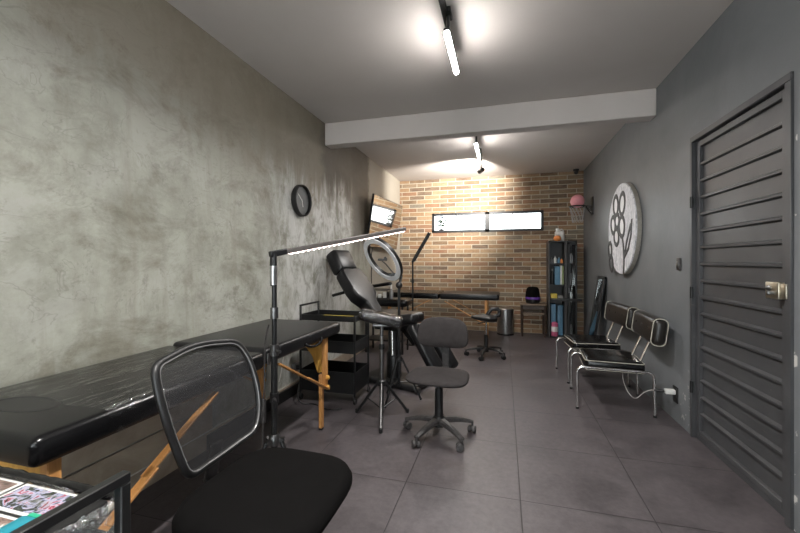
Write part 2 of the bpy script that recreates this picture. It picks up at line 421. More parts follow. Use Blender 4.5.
    def build(s, name, material, parent=None, local=False, smooth=True, origin=None):
        bm = s.bm
        bmesh.ops.recalc_face_normals(bm, faces=bm.faces)
        if parent is not None and not local:
            bmesh.ops.transform(bm, matrix=wmat(parent).inverted(), verts=bm.verts)
        loc = None
        if parent is None and origin is None and bm.verts:
            xs = [v.co for v in bm.verts]
            loc = Vector(((min(v.x for v in xs)+max(v.x for v in xs))/2, (min(v.y for v in xs)+max(v.y for v in xs))/2, min(v.z for v in xs)))
            bmesh.ops.translate(bm, vec=-loc, verts=bm.verts)
        me = bpy.data.meshes.new(name); bm.to_mesh(me); bm.free()
        me.materials.append(material)
        if smooth:
            for p in me.polygons: p.use_smooth = True
            try: me.set_sharp_from_angle(angle=math.radians(38))
            except Exception: pass
        o = bpy.data.objects.new(name, me); C.objects.link(o)
        if parent is not None: o.parent = parent
        elif loc is not None: o.location = loc
        return o
def wmat(o):
    m = Matrix.LocRotScale(o.location, o.rotation_euler, None)
    return wmat(o.parent) @ m if o.parent else m
def tag(o, label, cat, group=None):
    o['label'] = label; o['category'] = cat
    if group: o['group'] = group
    return o
def thing(name, label, cat, loc=(0, 0, 0), rz=0, group=None):
    o = bpy.data.objects.new(name, None); C.objects.link(o); o.location = loc; o.rotation_euler = (0, 0, rz); o.empty_display_size = 0.1
    return tag(o, label, cat, group)
def struct(o):
    o['kind'] = 'structure'; return o
def dup(root, loc, rz, label, group=None):
    def cp(o, par):
        c = o.copy(); C.objects.link(c); c.parent = par
        for ch in kids.get(o, []): cp(ch, c)
        return c
    kids = {}
    for o in list(C.objects):
        if o.parent: kids.setdefault(o.parent, []).append(o)
    r = cp(root, None); r.location = loc; r.rotation_euler = (0, 0, rz); r['label'] = label
    if group: r['group'] = group
    return r
def arc(c, r, a0, a1, n, u=(1, 0, 0), v=(0, 0, 1)):
    c, u, v = Vector(c), Vector(u), Vector(v)
    return [c+(u*math.cos(a0+(a1-a0)*i/n)+v*math.sin(a0+(a1-a0)*i/n))*r for i in range(n+1)]
def bez(a, b, c, d, n=14):
    a, b, c, d = map(Vector, (a, b, c, d)); out = []
    for i in range(n+1):
        t = i/n; s = 1-t; out.append(a*s**3+b*3*s*s*t+c*3*s*t*t+d*t**3)
    return out
def rounded(pts, r, n=5):
    pts = [Vector(p) for p in pts]; out = []
    N = len(pts)
    for i, p in enumerate(pts):
        a = (pts[i-1]-p); b = (pts[(i+1) % N]-p); ra = min(r, a.length*0.45, b.length*0.45)
        p0 = p+a.normalized()*ra; p1 = p+b.normalized()*ra
        for k in range(n+1):
            t = k/n; out.append(p0*(1-t)**2+p*2*t*(1-t)+p1*t*t)
    return out

# ------------------------------------------------------------------ the room
O0 = Vector((0, 0, 0))
struct(MB().bx((XL-0.2, YF-0.2, -0.1), (XR+0.2, YB+0.2, 0)).build('floor', M['floor'], origin=O0))
struct(MB().bx((XL-0.2, YF-0.2, ZC), (XR+0.2, YB+0.2, ZC+0.1)).build('ceiling', M['ceiling'], origin=O0))
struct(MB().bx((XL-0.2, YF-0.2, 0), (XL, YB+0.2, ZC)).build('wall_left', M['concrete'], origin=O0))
DY0, DY1, DZ = 2.105, 3.06, 2.075
w = MB().bx((XR, YF-0.2, 0), (XR+0.2, DY0, ZC)).bx((XR, DY1, 0), (XR+0.2, YB+0.2, ZC)).bx((XR, DY0, DZ), (XR+0.2, DY1, ZC))
struct(w.build('wall_right', M['grey_wall'], origin=O0))
WX0, WX1, WZ0, WZ1 = -1.248, 0.649, 1.732, 2.078
w = MB().bx((XL, YB, 0), (XR, YB+0.2, WZ0)).bx((XL, YB, WZ1), (XR, YB+0.2, ZC)).bx((XL, YB, WZ0), (WX0, YB+0.2, WZ1)).bx((WX1, YB, WZ0), (XR, YB+0.2, WZ1))
struct(w.build('wall_back', M['brick'], origin=O0))
FX0, FX1, FZ = -1.15, 0.75, 2.15  # glazed opening behind the camera, unseen, added to let in soft front light
struct(MB().bx((XL, YF-0.2, 0), (FX0, YF, ZC)).bx((FX1, YF-0.2, 0), (XR, YF, ZC)).bx((FX0, YF-0.2, FZ), (FX1, YF, ZC)).build('wall_front', M['ceiling'], origin=O0))
fd = MB()
for a_ in (FX0, (FX0+FX1)/2-0.03, FX1-0.06): fd.bx((a_, YF-0.12, 0), (a_+0.06, YF-0.06, FZ))
fd.bx((FX0, YF-0.12, FZ-0.06), (FX1, YF-0.06, FZ)).bx((FX0, YF-0.12, 0), (FX1, YF-0.06, 0.08))
fd = struct(fd.build('front_fill_opening', M['frame_black'], origin=O0))
for a_, b_ in ((FX0+0.06, (FX0+FX1)/2-0.03), ((FX0+FX1)/2+0.03, FX1-0.06)):
    MB().bx((a_, YF-0.093, 0.08), (b_, YF-0.087, FZ-0.06)).build('fill_opening_pane', M['glass'], fd)
struct(MB().bx((XL, 3.68, 2.462), (XR, 3.82, ZC), 0.006, 1).build('ceiling_beam', M['ceiling'], origin=O0))
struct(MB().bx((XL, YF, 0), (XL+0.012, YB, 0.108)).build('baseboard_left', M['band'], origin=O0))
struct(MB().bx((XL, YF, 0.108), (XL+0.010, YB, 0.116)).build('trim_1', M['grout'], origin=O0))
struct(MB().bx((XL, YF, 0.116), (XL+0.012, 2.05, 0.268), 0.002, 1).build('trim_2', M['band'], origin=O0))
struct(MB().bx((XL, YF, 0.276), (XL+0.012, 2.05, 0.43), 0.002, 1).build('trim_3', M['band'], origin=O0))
struct(MB().bx((XL, 2.0, 0.0), (XL+0.03, 3.45, 0.095), 0.003, 1).build('trim_4', M['metal_black'], origin=O0))

# window
win = MB()
yf0, yf1 = YB-0.012, YB+0.06
fw = 0.042
for (a, b) in [((WX0, WZ0), (WX1, WZ0+fw)), ((WX0, WZ1-fw), (WX1, WZ1)), ((WX0, WZ0), (WX0+fw, WZ1)), ((WX1-fw, WZ0), (WX1, WZ1)), ((-0.315, WZ0), (-0.235, WZ1))]:
    win.bx((a[0], yf0, a[1]), (b[0], yf1, b[1]), 0.004, 1)
win = struct(win.build('window_1', M['frame_black'], origin=O0))
for (a, b) in [(WX0+fw, -0.315), (-0.235, WX1-fw)]:
    MB().bx((a, YB+0.02, WZ0+fw), (b, YB+0.026, WZ1-fw)).build('window_pane', M['glass'], win)
for xx in (-0.80, 0.15):
    MB().bx((xx-0.022, YB-0.03, WZ1-0.045), (xx+0.022, YB-0.01, WZ1-0.02), 0.004).bx((xx-0.009, YB-0.04, WZ1-0.13), (xx+0.009, YB-0.024, WZ1-0.03), 0.004).build('window_latch', M['frame_black'], win)
# plant on the sill outside
pl = thing('potted_plant', 'small dark potted plant behind the left end of the high window', 'plant', (-1.10, YB+0.13, WZ0))
MB().bx((WX0, YB+0.06, WZ0-0.02), (WX1, YB+0.3, WZ0)).build('window_sill', M['grout'], win)
MB().lathe([(0.035, 0), (0.05, 0.07), (0.052, 0.075), (0.04, 0.075)], (-1.10, YB+0.13, WZ0)).build('pot', M['terracotta'], pl)
lf = MB()
for k in range(11):
    a = k*2.4; h = 0.07+0.16*random.random(); r = 0.03+0.06*random.random()
    p0 = Vector((-1.10, YB+0.13, WZ0+0.06)); p1 = p0+Vector((math.cos(a)*r, 0.4*math.sin(a)*r, h))
    lf.tube([p0, p0.lerp(p1, 0.6)+Vector((0, 0, 0.01)), p1], 0.003, 6)
    d = (p1-p0).normalized(); lf.ball(p1, 0.022, (1.2, 0.4, 0.8), 10)
lf.build('foliage', M['leaf'], pl)

# door: louvred steel leaf in a steel frame
door = MB()
x0 = XR+0.035
door.bx((x0, DY0+0.041, 0.0305), (x0+0.03, DY1-0.026, DZ-0.041))
npan = 17; z0, z1 = 0.07, DZ-0.085; st = (z1-z0)/npan
for i in range(1, npan):
    zb = z0+i*st
    # folded ribs standing proud of the sheet
    door.prism([(x0+0.004, zb-0.020), (x0-0.004, zb-0.016), (x0-0.017, zb-0.010), (x0-0.018, zb+0.002), (x0-0.004, zb+0.010), (x0+0.004, zb+0.012)], DY0+0.09, DY1-0.07, 'XZ')
door.bx((x0-0.018, DY0+0.041, 0.001), (x0+0.03, DY1-0.026, 0.0295)).bx((x0+0.06, DY0-0.02, 0), (x0+0.08, DY1+0.02, DZ+0.02))  # second box is an added unseen backing that stops outside light leaking in
door.bx((x0-0.022, DY0+0.05, 0.03), (x0+0.01, DY0+0.10, DZ-0.045), 0.003, 1)
door.bx((x0-0.022, DY1-0.075, 0.03), (x0+0.01, DY1-0.03, DZ-0.045), 0.003, 1)
door.bx((x0-0.0215, DY0+0.099, DZ-0.085), (x0+0.01, DY1-0.074, DZ-0.0455), 0.003, 1)
door.bx((x0-0.0215, DY0+0.099, 0.031), (x0+0.01, DY1-0.074, 0.07), 0.003, 1)
door = struct(door.build('door_1', M['door'], origin=O0, smooth=False))
fr = MB().bx((XR-0.012, DY0, 0), (XR+0.06, DY0+0.04, DZ-0.04), 0.002, 1).bx((XR-0.012, DY1-0.025, 0), (XR+0.06, DY1, DZ-0.04), 0.002, 1).bx((XR-0.012, DY0, DZ-0.04), (XR+0.06, DY1, DZ), 0.004, 1)
fr.build('door_frame', M['door'], door)
for hz in (0.35, 1.0, 1.62):
    MB().cyl((XR-0.012, DY1-0.027, hz-0.04), (XR-0.012, DY1-0.027, hz+0.04), 0.011, 10).build('hinge', M['metal_black'], door)
lk = MB().bx((XR-0.022, DY0+0.062, 1.035), (XR+0.02, DY0+0.155, 1.115), 0.004).bx((XR-0.018, DY0+0.02, 1.04), (XR-0.004, DY0+0.058, 1.11), 0.003)
lk = lk.build('lock', M['brass'], door)
MB().lathe([(0.014, 0), (0.014, 0.006), (0.007, 0.012), (0, 0.013)], (XR-0.022, DY0+0.125, 1.085), (-1, 0, 0), 16).bx((XR-0.05, DY0+0.085, 1.055), (XR-0.02, DY0+0.10, 1.075), 0.004).build('latch_knob', M['steel_dark'], lk)
MB().lathe([(0.02, 0), (0.02, 0.004), (0.012, 0.007), (0, 0.008)], (XR-0.004+0.016, DY0+0.185, 1.06), (-1, 0, 0), 16).build('keyhole', M['steel_dark'], door)
# light switch and outlet on the right wall
sw = tag(MB().bx((XR-0.016, 3.215, 1.15), (XR, 3.265, 1.24), 0.005).build('light_switch', M['plastic_worn']), 'small dark light switch on grey wall beside the louvred door', 'switch')
rk = MB().bx((XR-0.020, 3.228, 1.175), (XR-0.012, 3.252, 1.215), 0.003).build('rocker', M['steel_dark'], sw)
ot = tag(MB().bx((XR-0.008, 3.265, 0.145), (XR, 3.345, 0.265), 0.003).build('wall_outlet', M['plastic']), 'black outlet plate low on grey wall beside the door', 'outlet')
ch = thing('phone_charger', 'white charger block with pale cord plugged into low black outlet', 'charger', (XR-0.008, 3.30, 0.22))
MB().bx((XR-0.075, 3.285, 0.205), (XR-0.008, 3.325, 0.24), 0.006).build('charger_block', M['white'], ch)
MB().cyl((XR-0.135, 3.335, 0.215), (XR-0.074, 3.31, 0.222), 0.009, 10, 0.011).build('plug', M['plastic'], ch)
pts = bez((XR-0.135, 3.335, 0.215), (XR-0.24, 3.37, 0.20), (XR-0.2, 3.46, 0.03), (XR-0.26, 3.52, 0.12))+bez((XR-0.26, 3.52, 0.12), (XR-0.32, 3.56, 0.24), (XR-0.3, 3.52, 0.33), (XR-0.28, 3.50, 0.36))[1:]
MB().tube(pts, 0.003, 8).build('cord', M['cord_white'], ch)

# ------------------------------------------------------------------ track lights
tr = thing('track_rail', 'thin black lighting track along middle of the ceiling nearest the camera', 'lighting track', (-0.335, 0.2, ZC))
MB().bx((-0.352, -1.6, ZC-0.03), (-0.318, 2.33, ZC), 0.003, 1).build('rail', M['metal_black'], tr)
MB().bx((-0.345, 2.28, ZC-0.045), (-0.325, 2.335, ZC-0.02), 0.003).build('end_cap', M['plastic'], tr)
labs = ['bright white linear tube lamp on the ceiling before the beam, nearest in view', 'added unseen fill tube lamp on the track behind the viewer', 'added unseen fill tube lamp far back on the track', 'bright white linear tube lamp on ceiling beyond the beam']
for (x, y, z, L), lb in zip(TUBES, labs):
    t = thing('track_lamp', lb, 'ceiling lamp', (x, y, z), 0)
    MB().bx((x-0.018, y-L/2, z), (x+0.018, y+L/2, z+0.022), 0.004, 1).build('housing', M['metal_black'], t)
    MB().cyl((x, y-L/2, z-0.012), (x, y+L/2, z-0.012), 0.0165, 14).build('tube', M['led'], t)
    sy = y-L/2+0.06
    MB().cyl((x, sy, z+0.02), (x, sy, ZC-0.028), 0.011, 10).bx((x-0.02, sy-0.05, ZC-0.03), (x+0.02, sy+0.05, ZC), 0.004, 1).build('adapter', M['metal_black'], t)
sl = thing('spot_lamp', 'small black spotlight on the far ceiling aimed at the brick wall', 'spotlight', (-0.30, 5.32, ZC))
MB().bx((-0.32, 5.02, ZC-0.025), (-0.28, 5.36, ZC), 0.003).cyl((-0.30, 5.30, ZC-0.02), (-0.30, 5.30, 2.50), 0.011, 10).build('mount', M['metal_black'], sl)
ax = (Vector((-0.95, 6.72, 2.42))-Vector((-0.30, 5.32, 2.47))).normalized()
p = Vector((-0.30, 5.32, 2.475))
MB().lathe([(0.02, -0.06), (0.03, -0.055), (0.036, 0.05), (0.03, 0.05), (0.028, 0.02)], p, ax, 20).build('can', M['metal_black'], sl)
MB().lathe([(0.0, 0.028), (0.027, 0.028), (0.027, 0.034), (0.0, 0.036)], p, ax, 20).build('lens', M['led'], sl)
spo.location = p+ax*0.06

# ------------------------------------------------------------------ security camera, art, hoop, clock, television
sc = thing('security_camera', 'tiny black dome camera on ceiling in the brick corner', 'camera', (1.13, 6.60, ZC))
MB().lathe([(0.045, 0), (0.045, 0.02), (0.03, 0.03)], (1.13, 6.60, ZC), (0, 0, -1), 20).build('mount', M['plastic'], sc)
MB().ball((1.13, 6.59, ZC-0.05), 0.033).build('dome', M['plastic'], sc)

AC = Vector((XR, 4.50, 1.562)); AR = 0.482; AT = 0.055
art = thing('wall_art', 'big round white wooden panel with dark painted flower on grey wall', 'wall art', AC)
MB().lathe([(AR-0.012, 0), (AR, 0.006), (AR, AT-0.004), (AR-0.004, AT), (0, AT)], AC, (-1, 0, 0), 72).build('panel', M['art'], art)
MB().lathe([(AR+0.002, 0.006), (AR+0.003, 0.006), (AR+0.003, AT-0.012), (AR+0.001, AT-0.012)], AC, (-1, 0, 0), 72, cap=False).build('edge_band', mat('bare plywood edge', (0.33, 0.31, 0.27), 0.6), art)
fx = XR-AT-0.001
def face(a, b): return Vector((fx, AC.y-(a*1.15+0.02), AC.z+b*1.08))
def oval(mb, a, b, ra, rb, rot, r=0.027):
    pts = []
    for k in range(20):
        t = 2*PI*k/20; x, y = ra*math.cos(t), rb*math.sin(t)
        pts.append(face(a+x*math.cos(rot)-y*math.sin(rot), b+x*math.sin(rot)+y*math.cos(rot)))
    mb.tube(pts, r, 6, True)
fl = MB()
oval(fl, -0.17, 0.25, 0.075, 0.10, 0.1); oval(fl, 0.03, 0.24, 0.08, 0.105, -0.2); oval(fl, -0.26, 0.06, 0.07, 0.09, 0.3); oval(fl, 0.02, 0.02, 0.08, 0.10, 0.2)
oval(fl, -0.13, 0.09, 0.065, 0.07, 0); oval(fl, -0.15, -0.07, 0.075, 0.085, 0.4)
fl.tube(bez(face(0.03, -0.08), face(0.10, -0.2), face(0.09, -0.35), face(0.07, -0.44)), 0.024, 6)
fl.tube([face(*q) for q in [(0.10, -0.28), (0.16, -0.14), (0.26, 0.0), (0.30, 0.06), (0.28, -0.08), (0.21, -0.2), (0.10, -0.28)]], 0.023, 6)
oval(fl, -0.37, -0.2, 0.06, 0.08, 0.2); oval(fl, -0.33, -0.34, 0.06, 0.085, 0.5)
# keep the drawing flush: flatten the strokes onto the face
for v in fl.bm.verts: v.co.x = fx+(v.co.x-fx)*0.25
fl.build('flower_drawing', mat('charcoal paint', (0.05, 0.05, 0.053), 0.6), art)
ins = MB()
for (a, b, ra, rb) in [(-0.17, 0.25, 0.06, 0.085), (0.03, 0.24, 0.065, 0.09), (-0.26, 0.06, 0.055, 0.075), (0.02, 0.02, 0.065, 0.085), (-0.13, 0.09, 0.05, 0.055), (-0.15, -0.07, 0.06, 0.07)]:
    ins.poly3([face(a+ra*math.cos(2*PI*k/18), b+rb*math.sin(2*PI*k/18)) for k in range(18)], (0.0025, 0, 0))
ins.build('petal_fill', mat('plain white paint', (0.78, 0.78, 0.79), 0.6, var=0.03), art)

HY, HZ = 6.08, 2.03
hp = thing('basketball_hoop', 'mini basketball hoop with pale net high on grey wall corner', 'basketball hoop', (XR, HY, HZ))
MB().bx((XR-0.012, HY-0.07, HZ-0.13), (XR, HY+0.07, HZ+0.13), 0.004).bar((XR-0.01, HY-0.05, HZ-0.1), (XR-0.09, HY-0.02, HZ-0.006), 0.012, 0.012).bar((XR-0.01, HY+0.05, HZ-0.1), (XR-0.09, HY+0.02, HZ-0.006), 0.012, 0.012).bar((XR-0.01, HY, HZ), (XR-0.1, HY, HZ), 0.05, 0.014).build('bracket', M['metal_black'], hp)
HC = Vector((XR-0.205, HY, HZ)); HR = 0.108
MB().tube([HC+Vector((math.cos(2*PI*k/32)*HR, math.sin(2*PI*k/32)*HR, 0)) for k in range(32)], 0.009, 8, True).build('rim', M['metal_black'], hp)
nt = MB()
for k in range(12):
    for sgn in (1, -1):
        pts = []
        for q in range(7):
            a = 2*PI*k/12+sgn*q*PI/12*0.66; r = HR*(1-0.36*(q/6)**0.8)
            pts.append(HC+Vector((math.cos(a)*r, math.sin(a)*r, -0.24*q/6)))
        nt.tube(pts, 0.0024, 5)
nt.build('net', mat('grey white cord', (0.36, 0.36, 0.35), 0.7), hp)
tag(MB().ball((HC.x, HC.y, HZ+0.078), 0.098, n=28).build('ball', M['pink']), 'pink ball sitting on the small hoop rim', 'ball')

CC = Vector((XL, 3.155, 1.785))
ck = thing('wall_clock', 'round black wall clock on the concrete wall', 'clock', CC)
MB().lathe([(0.14, 0), (0.148, 0.01), (0.148, 0.05), (0.14, 0.055), (0.133, 0.05), (0.133, 0.02)], CC, (1, 0, 0), 48).build('rim', M['plastic'], ck)
MB().lathe([(0.134, 0.0), (0.134, 0.024), (0, 0.024)], CC, (1, 0, 0), 48).build('dial', M['clock_face'], ck)
for k in range(12):
    a = k*PI/6; d = Vector((0, math.sin(a), math.cos(a)))
    MB().bar(CC+Vector((0.026, 0, 0))+d*0.112, CC+Vector((0.026, 0, 0))+d*0.127, 0.004, 0.002, up=(1, 0, 0)).build('hour_mark', M['greycap'], ck)
for a, L, wd in ((-0.9, 0.085, 0.006), (2.85, 0.06, 0.008)):
    d = Vector((0, math.sin(a), math.cos(a)))
    MB().bar(CC+Vector((0.03, 0, 0))-d*0.015, CC+Vector((0.03, 0, 0))+d*L, wd, 0.003, up=(1, 0, 0)).build('hand', M['white'], ck)

# television tilted off the left wall
tl, trr, br, bl = [q_+Vector((0.015, 0, 0)) for q_ in (Vector((-1.727, 4.86, 2.155)), Vector((-1.630, 6.07, 2.135)), Vector((-1.765, 6.08, 1.42)), Vector((-1.81, 4.85, 1.40)))]
tv = thing('television', 'large thin flat screen tilted forward on the concrete wall, mirroring the window', 'television', (XL, 5.46, 1.78))
cen = (tl+trr+br+bl)/4; ux = (trr-tl+br-bl).normalized(); uz = (tl-bl+trr-br); uz = (uz-ux*uz.dot(ux)).normalized(); un = ux.cross(uz).normalized()
if un.x < 0: un = -un
R3 = Matrix((ux, uz, un)).transposed()
MB().box(cen-un*0.016, (1.235, 0.735, 0.03), 0.005, 1, R3).build('casing', M['plastic'], tv)
MB().box(cen+un*0.0005, (1.215, 0.715, 0.002), 0, 1, R3).build('screen', M['screen'], tv)
MB().bx((XL+0.004, 5.26, 1.68), (XL+0.02, 5.66, 1.88), 0.003).bar((XL+0.01, 5.46, 1.75), cen-un*0.03, 0.05, 0.03).build('bracket', M['metal_black'], tv)
MB().tube([cen-uz*0.32-ux*0.33-un*0.03, (XL+0.012, 5.13, 1.33), (XL+0.012, 5.13, 0.5)], 0.007, 8).build('power_cable', M['plastic_worn'], tv)

# ------------------------------------------------------------------ massage tables
def massage_table(name, label, cat, L, Wd, H, parted, loc, rz, film=False, thick=0.088, step=0.0, group=None):
    # local: length along X (0..L), width along Y (0..Wd), front at y=0
    t = thing(name, label, cat, loc, rz, group)
    S2 = L*parted
    MB().box((S2/2-0.002, Wd/2, H-thick/2-step), (S2-0.006, Wd, thick), 0.028, 4).build('padded_top', M['leather'], t, True)
    MB().box(((S2+L)/2+0.002, Wd/2, H-thick/2), (L-S2-0.006, Wd, thick), 0.028, 4).build('padded_top', M['leather_soft'], t, True)
    zu = H-thick
    for y_ in (0.07, Wd-0.07):
        MB().bx((0.05, y_-0.012, zu-0.003-step), (S2-0.01, y_+0.012, zu+0.004-step)).build('side_rail', M['wood_orange'], t, True)
        MB().bx((S2+0.01, y_-0.012, zu-0.003), (L-0.05, y_+0.012, zu+0.004)).build('side_rail', M['wood_orange'], t, True)
    for x, s in ((0.07, 1), (L-0.185, -1)):
        for y in (0.045, Wd-0.045):
            lg = MB().bx((x-0.018, y-0.016, 0.30), (x+0.018, y+0.016, zu), 0.003, 1).build('leg', M['wood_orange'], t, True)
            yo = 0.014 if y < Wd/2 else -0.014
            MB().bx((x-0.017, y-0.013+yo*2.0, 0.015), (x+0.017, y+0.013+yo*2.0, 0.40), 0.003, 1).build('extension', M['wood_orange'], lg, True)
            MB().bx((x-0.014, y-0.013+yo*2.0, 0.0), (x+0.014, y+0.013+yo*2.0, 0.016), 0.003, 1).build('foot', M['plastic'], lg, True)
            for z in (0.31, 0.38):
                MB().lathe([(0.016, 0), (0.018, 0.01), (0.010, 0.02), (0, 0.021)], (x, y-0.016 if y < Wd/2 else y+0.016, z), (0, -1 if y < Wd/2 else 1, 0), 14).build('knob', M['wood_panel'], lg, True)
                MB().lathe([(0.016, 0), (0.018, 0.012), (0.010, 0.022), (0, 0.023)], (x-s*0.017, y+yo*1.6, z), (-s, 0, 0), 14).build('knob', M['wood_panel'], lg, True)
            # two-piece strut from leg foot up to the hinge under the middle
            ye = y+(-0.024 if y < Wd/2 else 0.024)
            a = Vector((x, ye, 0.30)); b = Vector((S2-s*0.37 if False else (x+0.62 if s > 0 else x-0.60), ye, zu-0.03)); m_ = a.lerp(b, 0.45)
            st_ = MB().bar(a, a.lerp(b, 0.5), 0.010, 0.036, 0.002, up=(0, 1, 0)).build('strut', M['wood_orange'], t, True)
            MB().bar(a.lerp(b, 0.44)+Vector((0, 0.011 if y < Wd/2 else -0.011, 0)), b+Vector((0, 0.011 if y < Wd/2 else -0.011, 0)), 0.010, 0.030, 0.002, up=(0, 1, 0)).build('strut', M['wood_orange'], t, True)
        # arched end panel
        y0, y1 = 0.062, Wd-0.062
        pts = [(y0, zu), (y1, zu), (y1, 0.42)]
        for k in range(0, 11):
            q = k/10; yy = y1-0.035-(y1-y0-0.07)*q
            pts.append((yy, zu-0.055-0.20*(abs(2*q-1)**4)))
        pts.append((y0, 0.42))
        MB().prism(pts, x-0.009, x+0.009, 'YZ').build('end_panel', M['wood_panel'], t, True)
    return t
# long table against the left wall; its local X runs along +Y of the room
TX0 = -1.195; TW = 0.635; TL_ = 1.95; TY0 = 0.695
mt = massage_table('massage_table', 'long black padded massage table on wooden legs along concrete wall, film over near half', 'massage table', TL_, TW, 0.755, 0.52, (TX0, TY0, 0), PI/2, step=0.012, group=None)
S2 = TL_*0.52
# clear film stretched over the near half
def filmf(u, v):
    x = 0.20+(S2-0.12-0.20)*u; d = -0.075+(TW+0.02+0.075)*v
    z = 0.7455
    if d < 0.02: 
        q = (0.02-d)/0.095; y = -0.003-0.002*q+0.02*max(0, 1-q*3)**2; z -= 0.01+0.07*q if q > 0.12 else 0.01*q/0.12
    else: y = d
    n = mnoise.noise(Vector((x*5, d*22, 1.7)))*0.0035+mnoise.noise(Vector((x*22, d*60, 4.1)))*0.0015
    return (x+0.01*mnoise.noise(Vector((d*9, u*3, 0))), y if d >= 0.02 else y-abs(n), z+abs(n) if d >= 0.02 else z)
fm = MB().grid(filmf, 60, 50).build('film_wrap', M['film'], mt, True); fm['label'] = 'clear wrinkled plastic film'
# face hole with its seam, and the carry handle of the far half
MB().lathe([(0.085, 0.7435), (0.092, 0.7455), (0.10, 0.7445), (0.105, 0.743)], (0.17, TW*0.52, 0), (0, 0, 1), 36, cap=False).lathe([(0, 0.7438), (0.085, 0.7438)], (0.17, TW*0.52, 0), (0, 0, 1), 36, cap=False).xform(Matrix.Translation((0.17, TW*0.52, 0)) @ Matrix.Diagonal((0.62, 1.3, 1, 1)) @ Matrix.Translation((-0.17, -TW*0.52, 0))).build('face_hole', M['plastic'], mt, True)
hd = bez((1.40, -0.002, 0.70), (1.43, -0.03, 0.655), (1.60, -0.03, 0.66), (1.62, -0.002, 0.705))
MB().tube(hd, 0.009, 8).build('carry_handle', M['leather'], mt, True)
cl = MB().box((S2+0.01, -0.004, 0.70), (0.025, 0.008, 0.06), 0.002)
cl.build('clasp', M['steel_dark'], mt, True)

bt = massage_table('massage_table', 'black massage table on light wooden legs standing along the brick wall', 'massage table', 1.72, 0.60, 0.74, 0.5, (-1.78, 5.53, 0), 0)

# ------------------------------------------------------------------ foreground mesh chair (faces the right wall)
fc = thing('office_chair', 'black mesh back office chair in the near foreground', 'office chair', (-0.71, 1.03, 0))
def seat_mesh(w, d, h, crown, taper, nseg=24):
    # soft seat: superellipse outline, domed top; local x forward, y across
    mb = MB(); rings = []
    prof = [(0.80, 0.0), (0.95, 0.10), (1.0, 0.35), (1.0, 0.6), (0.96, 0.85), (0.88, 0.97), (0.7, 1.0+crown*0.5), (0.35, 1.0+crown), (0.0, 1.0+crown)]
    N = 48
    for (r, z) in prof:
        ring = []
        for k in range(N):
            t = 2*PI*k/N; c_, s_ = math.cos(t), math.sin(t); e = 2/3.6
            x = math.copysign(abs(c_)**e, c_)*d/2; y = math.copysign(abs(s_)**e, s_)*w/2
            y *= 1+taper*(x/(d/2))
            zz = z*h - (0.022*max(0, x/(d/2)-0.4)**2 if z > 0.5 else 0)
            ring.append(mb.bm.verts.new((x*r, y*r, zz)))
            if r == 0: break
        rings.append(ring)
    for a, b in zip(rings, rings[1:]):
        for k in range(N):
            if len(b) == 1: mb.bm.faces.new((a[k], a[(k+1) % N], b[0]))
            else: mb.bm.faces.new((a[k], a[(k+1) % N], b[(k+1) % N], b[k]))
    mb.bm.faces.new(rings[0][::-1])
    return mb
seat_mesh(0.47, 0.45, 0.075, 0.1, -0.02).xform(Matrix.Translation((-0.705, 1.035, 0.442))).build('seat', M['fabric'], fc)
def star_base(par, c, r, h, n=5, a0=0.3, caster=0.027, mat_=M['plastic'], arm=0.024):
    for k in range(n):
        a = a0+2*PI*k/n; d = Vector((math.cos(a), math.sin(a), 0)); sd = Vector((-math.sin(a), math.cos(a), 0))
        mb = MB(); N = 6
        p0 = c+Vector((0, 0, h)); p1 = c+d*r+Vector((0, 0, caster*2+0.022))
        ring = []
        for i in range(N+1):
            t = i/N; p = p0.lerp(p1, t)+Vector((0, 0, 0.012*math.sin(PI*t))); wv = arm*(1.15-0.45*t); hv = arm*(1.2-0.6*t)
            ring.append([mb.bm.verts.new(p+sd*wv*x+Vector((0, 0, hv*y))) for x, y in ((-1, -0.6), (1, -0.6), (1, 0.3), (0.55, 0.7), (-0.55, 0.7), (-1, 0.3))])
        for a_, b_ in zip(ring, ring[1:]):
            for q in range(6): mb.bm.faces.new((a_[q], a_[(q+1) % 6], b_[(q+1) % 6], b_[q]))
        mb.bm.faces.new(ring[0]); mb.bm.faces.new(ring[-1][::-1])
        mb.build('base_arm', mat_, par)
        cc = c+d*r; tdir = Vector((math.cos(a+0.9), math.sin(a+0.9), 0)); ad = Vector((-tdir.y, tdir.x, 0)); wc = cc+tdir*-0.014
        cm = MB()
        for sg in (-1, 1):
            cm.lathe([(0, -0.011), (caster*0.8, -0.011), (caster, -0.006), (caster, 0.006), (caster*0.8, 0.011), (0, 0.011)], wc+ad*sg*0.016+Vector((0, 0, caster)), ad, 18)
        cm.cyl(cc+Vector((0, 0, caster+0.004)), cc+Vector((0, 0, caster*2+0.03)), 0.008, 10)
        cm.lathe([(caster*0.75, -0.005), (caster*0.75, 0.005)], wc+Vector((0, 0, caster+0.003)), ad, 14)
        cm.build('caster', mat_, par)
BASE = Vector((-0.71, 1.03, 0))
star_base(fc, BASE, 0.36, 0.10, 5, 1.28, arm=0.017)
MB().cyl(BASE+Vector((0, 0, 0.07)), BASE+Vector((0, 0, 0.28)), 0.026, 18).cyl(BASE+Vector((0, 0, 0.27)), BASE+Vector((0, 0, 0.40)), 0.016, 14).build('gas_lift', M['plastic'], fc)
MB().bx((-0.83, 0.94, 0.395), (-0.60, 1.12, 0.432), 0.01).build('seat_plate', M['plastic'], fc)
MB().tube([BASE+Vector((0.04, -0.05, 0.40)), BASE+Vector((0.10, -0.22, 0.395))], 0.006, 8).build('lever', M['plastic'], fc)
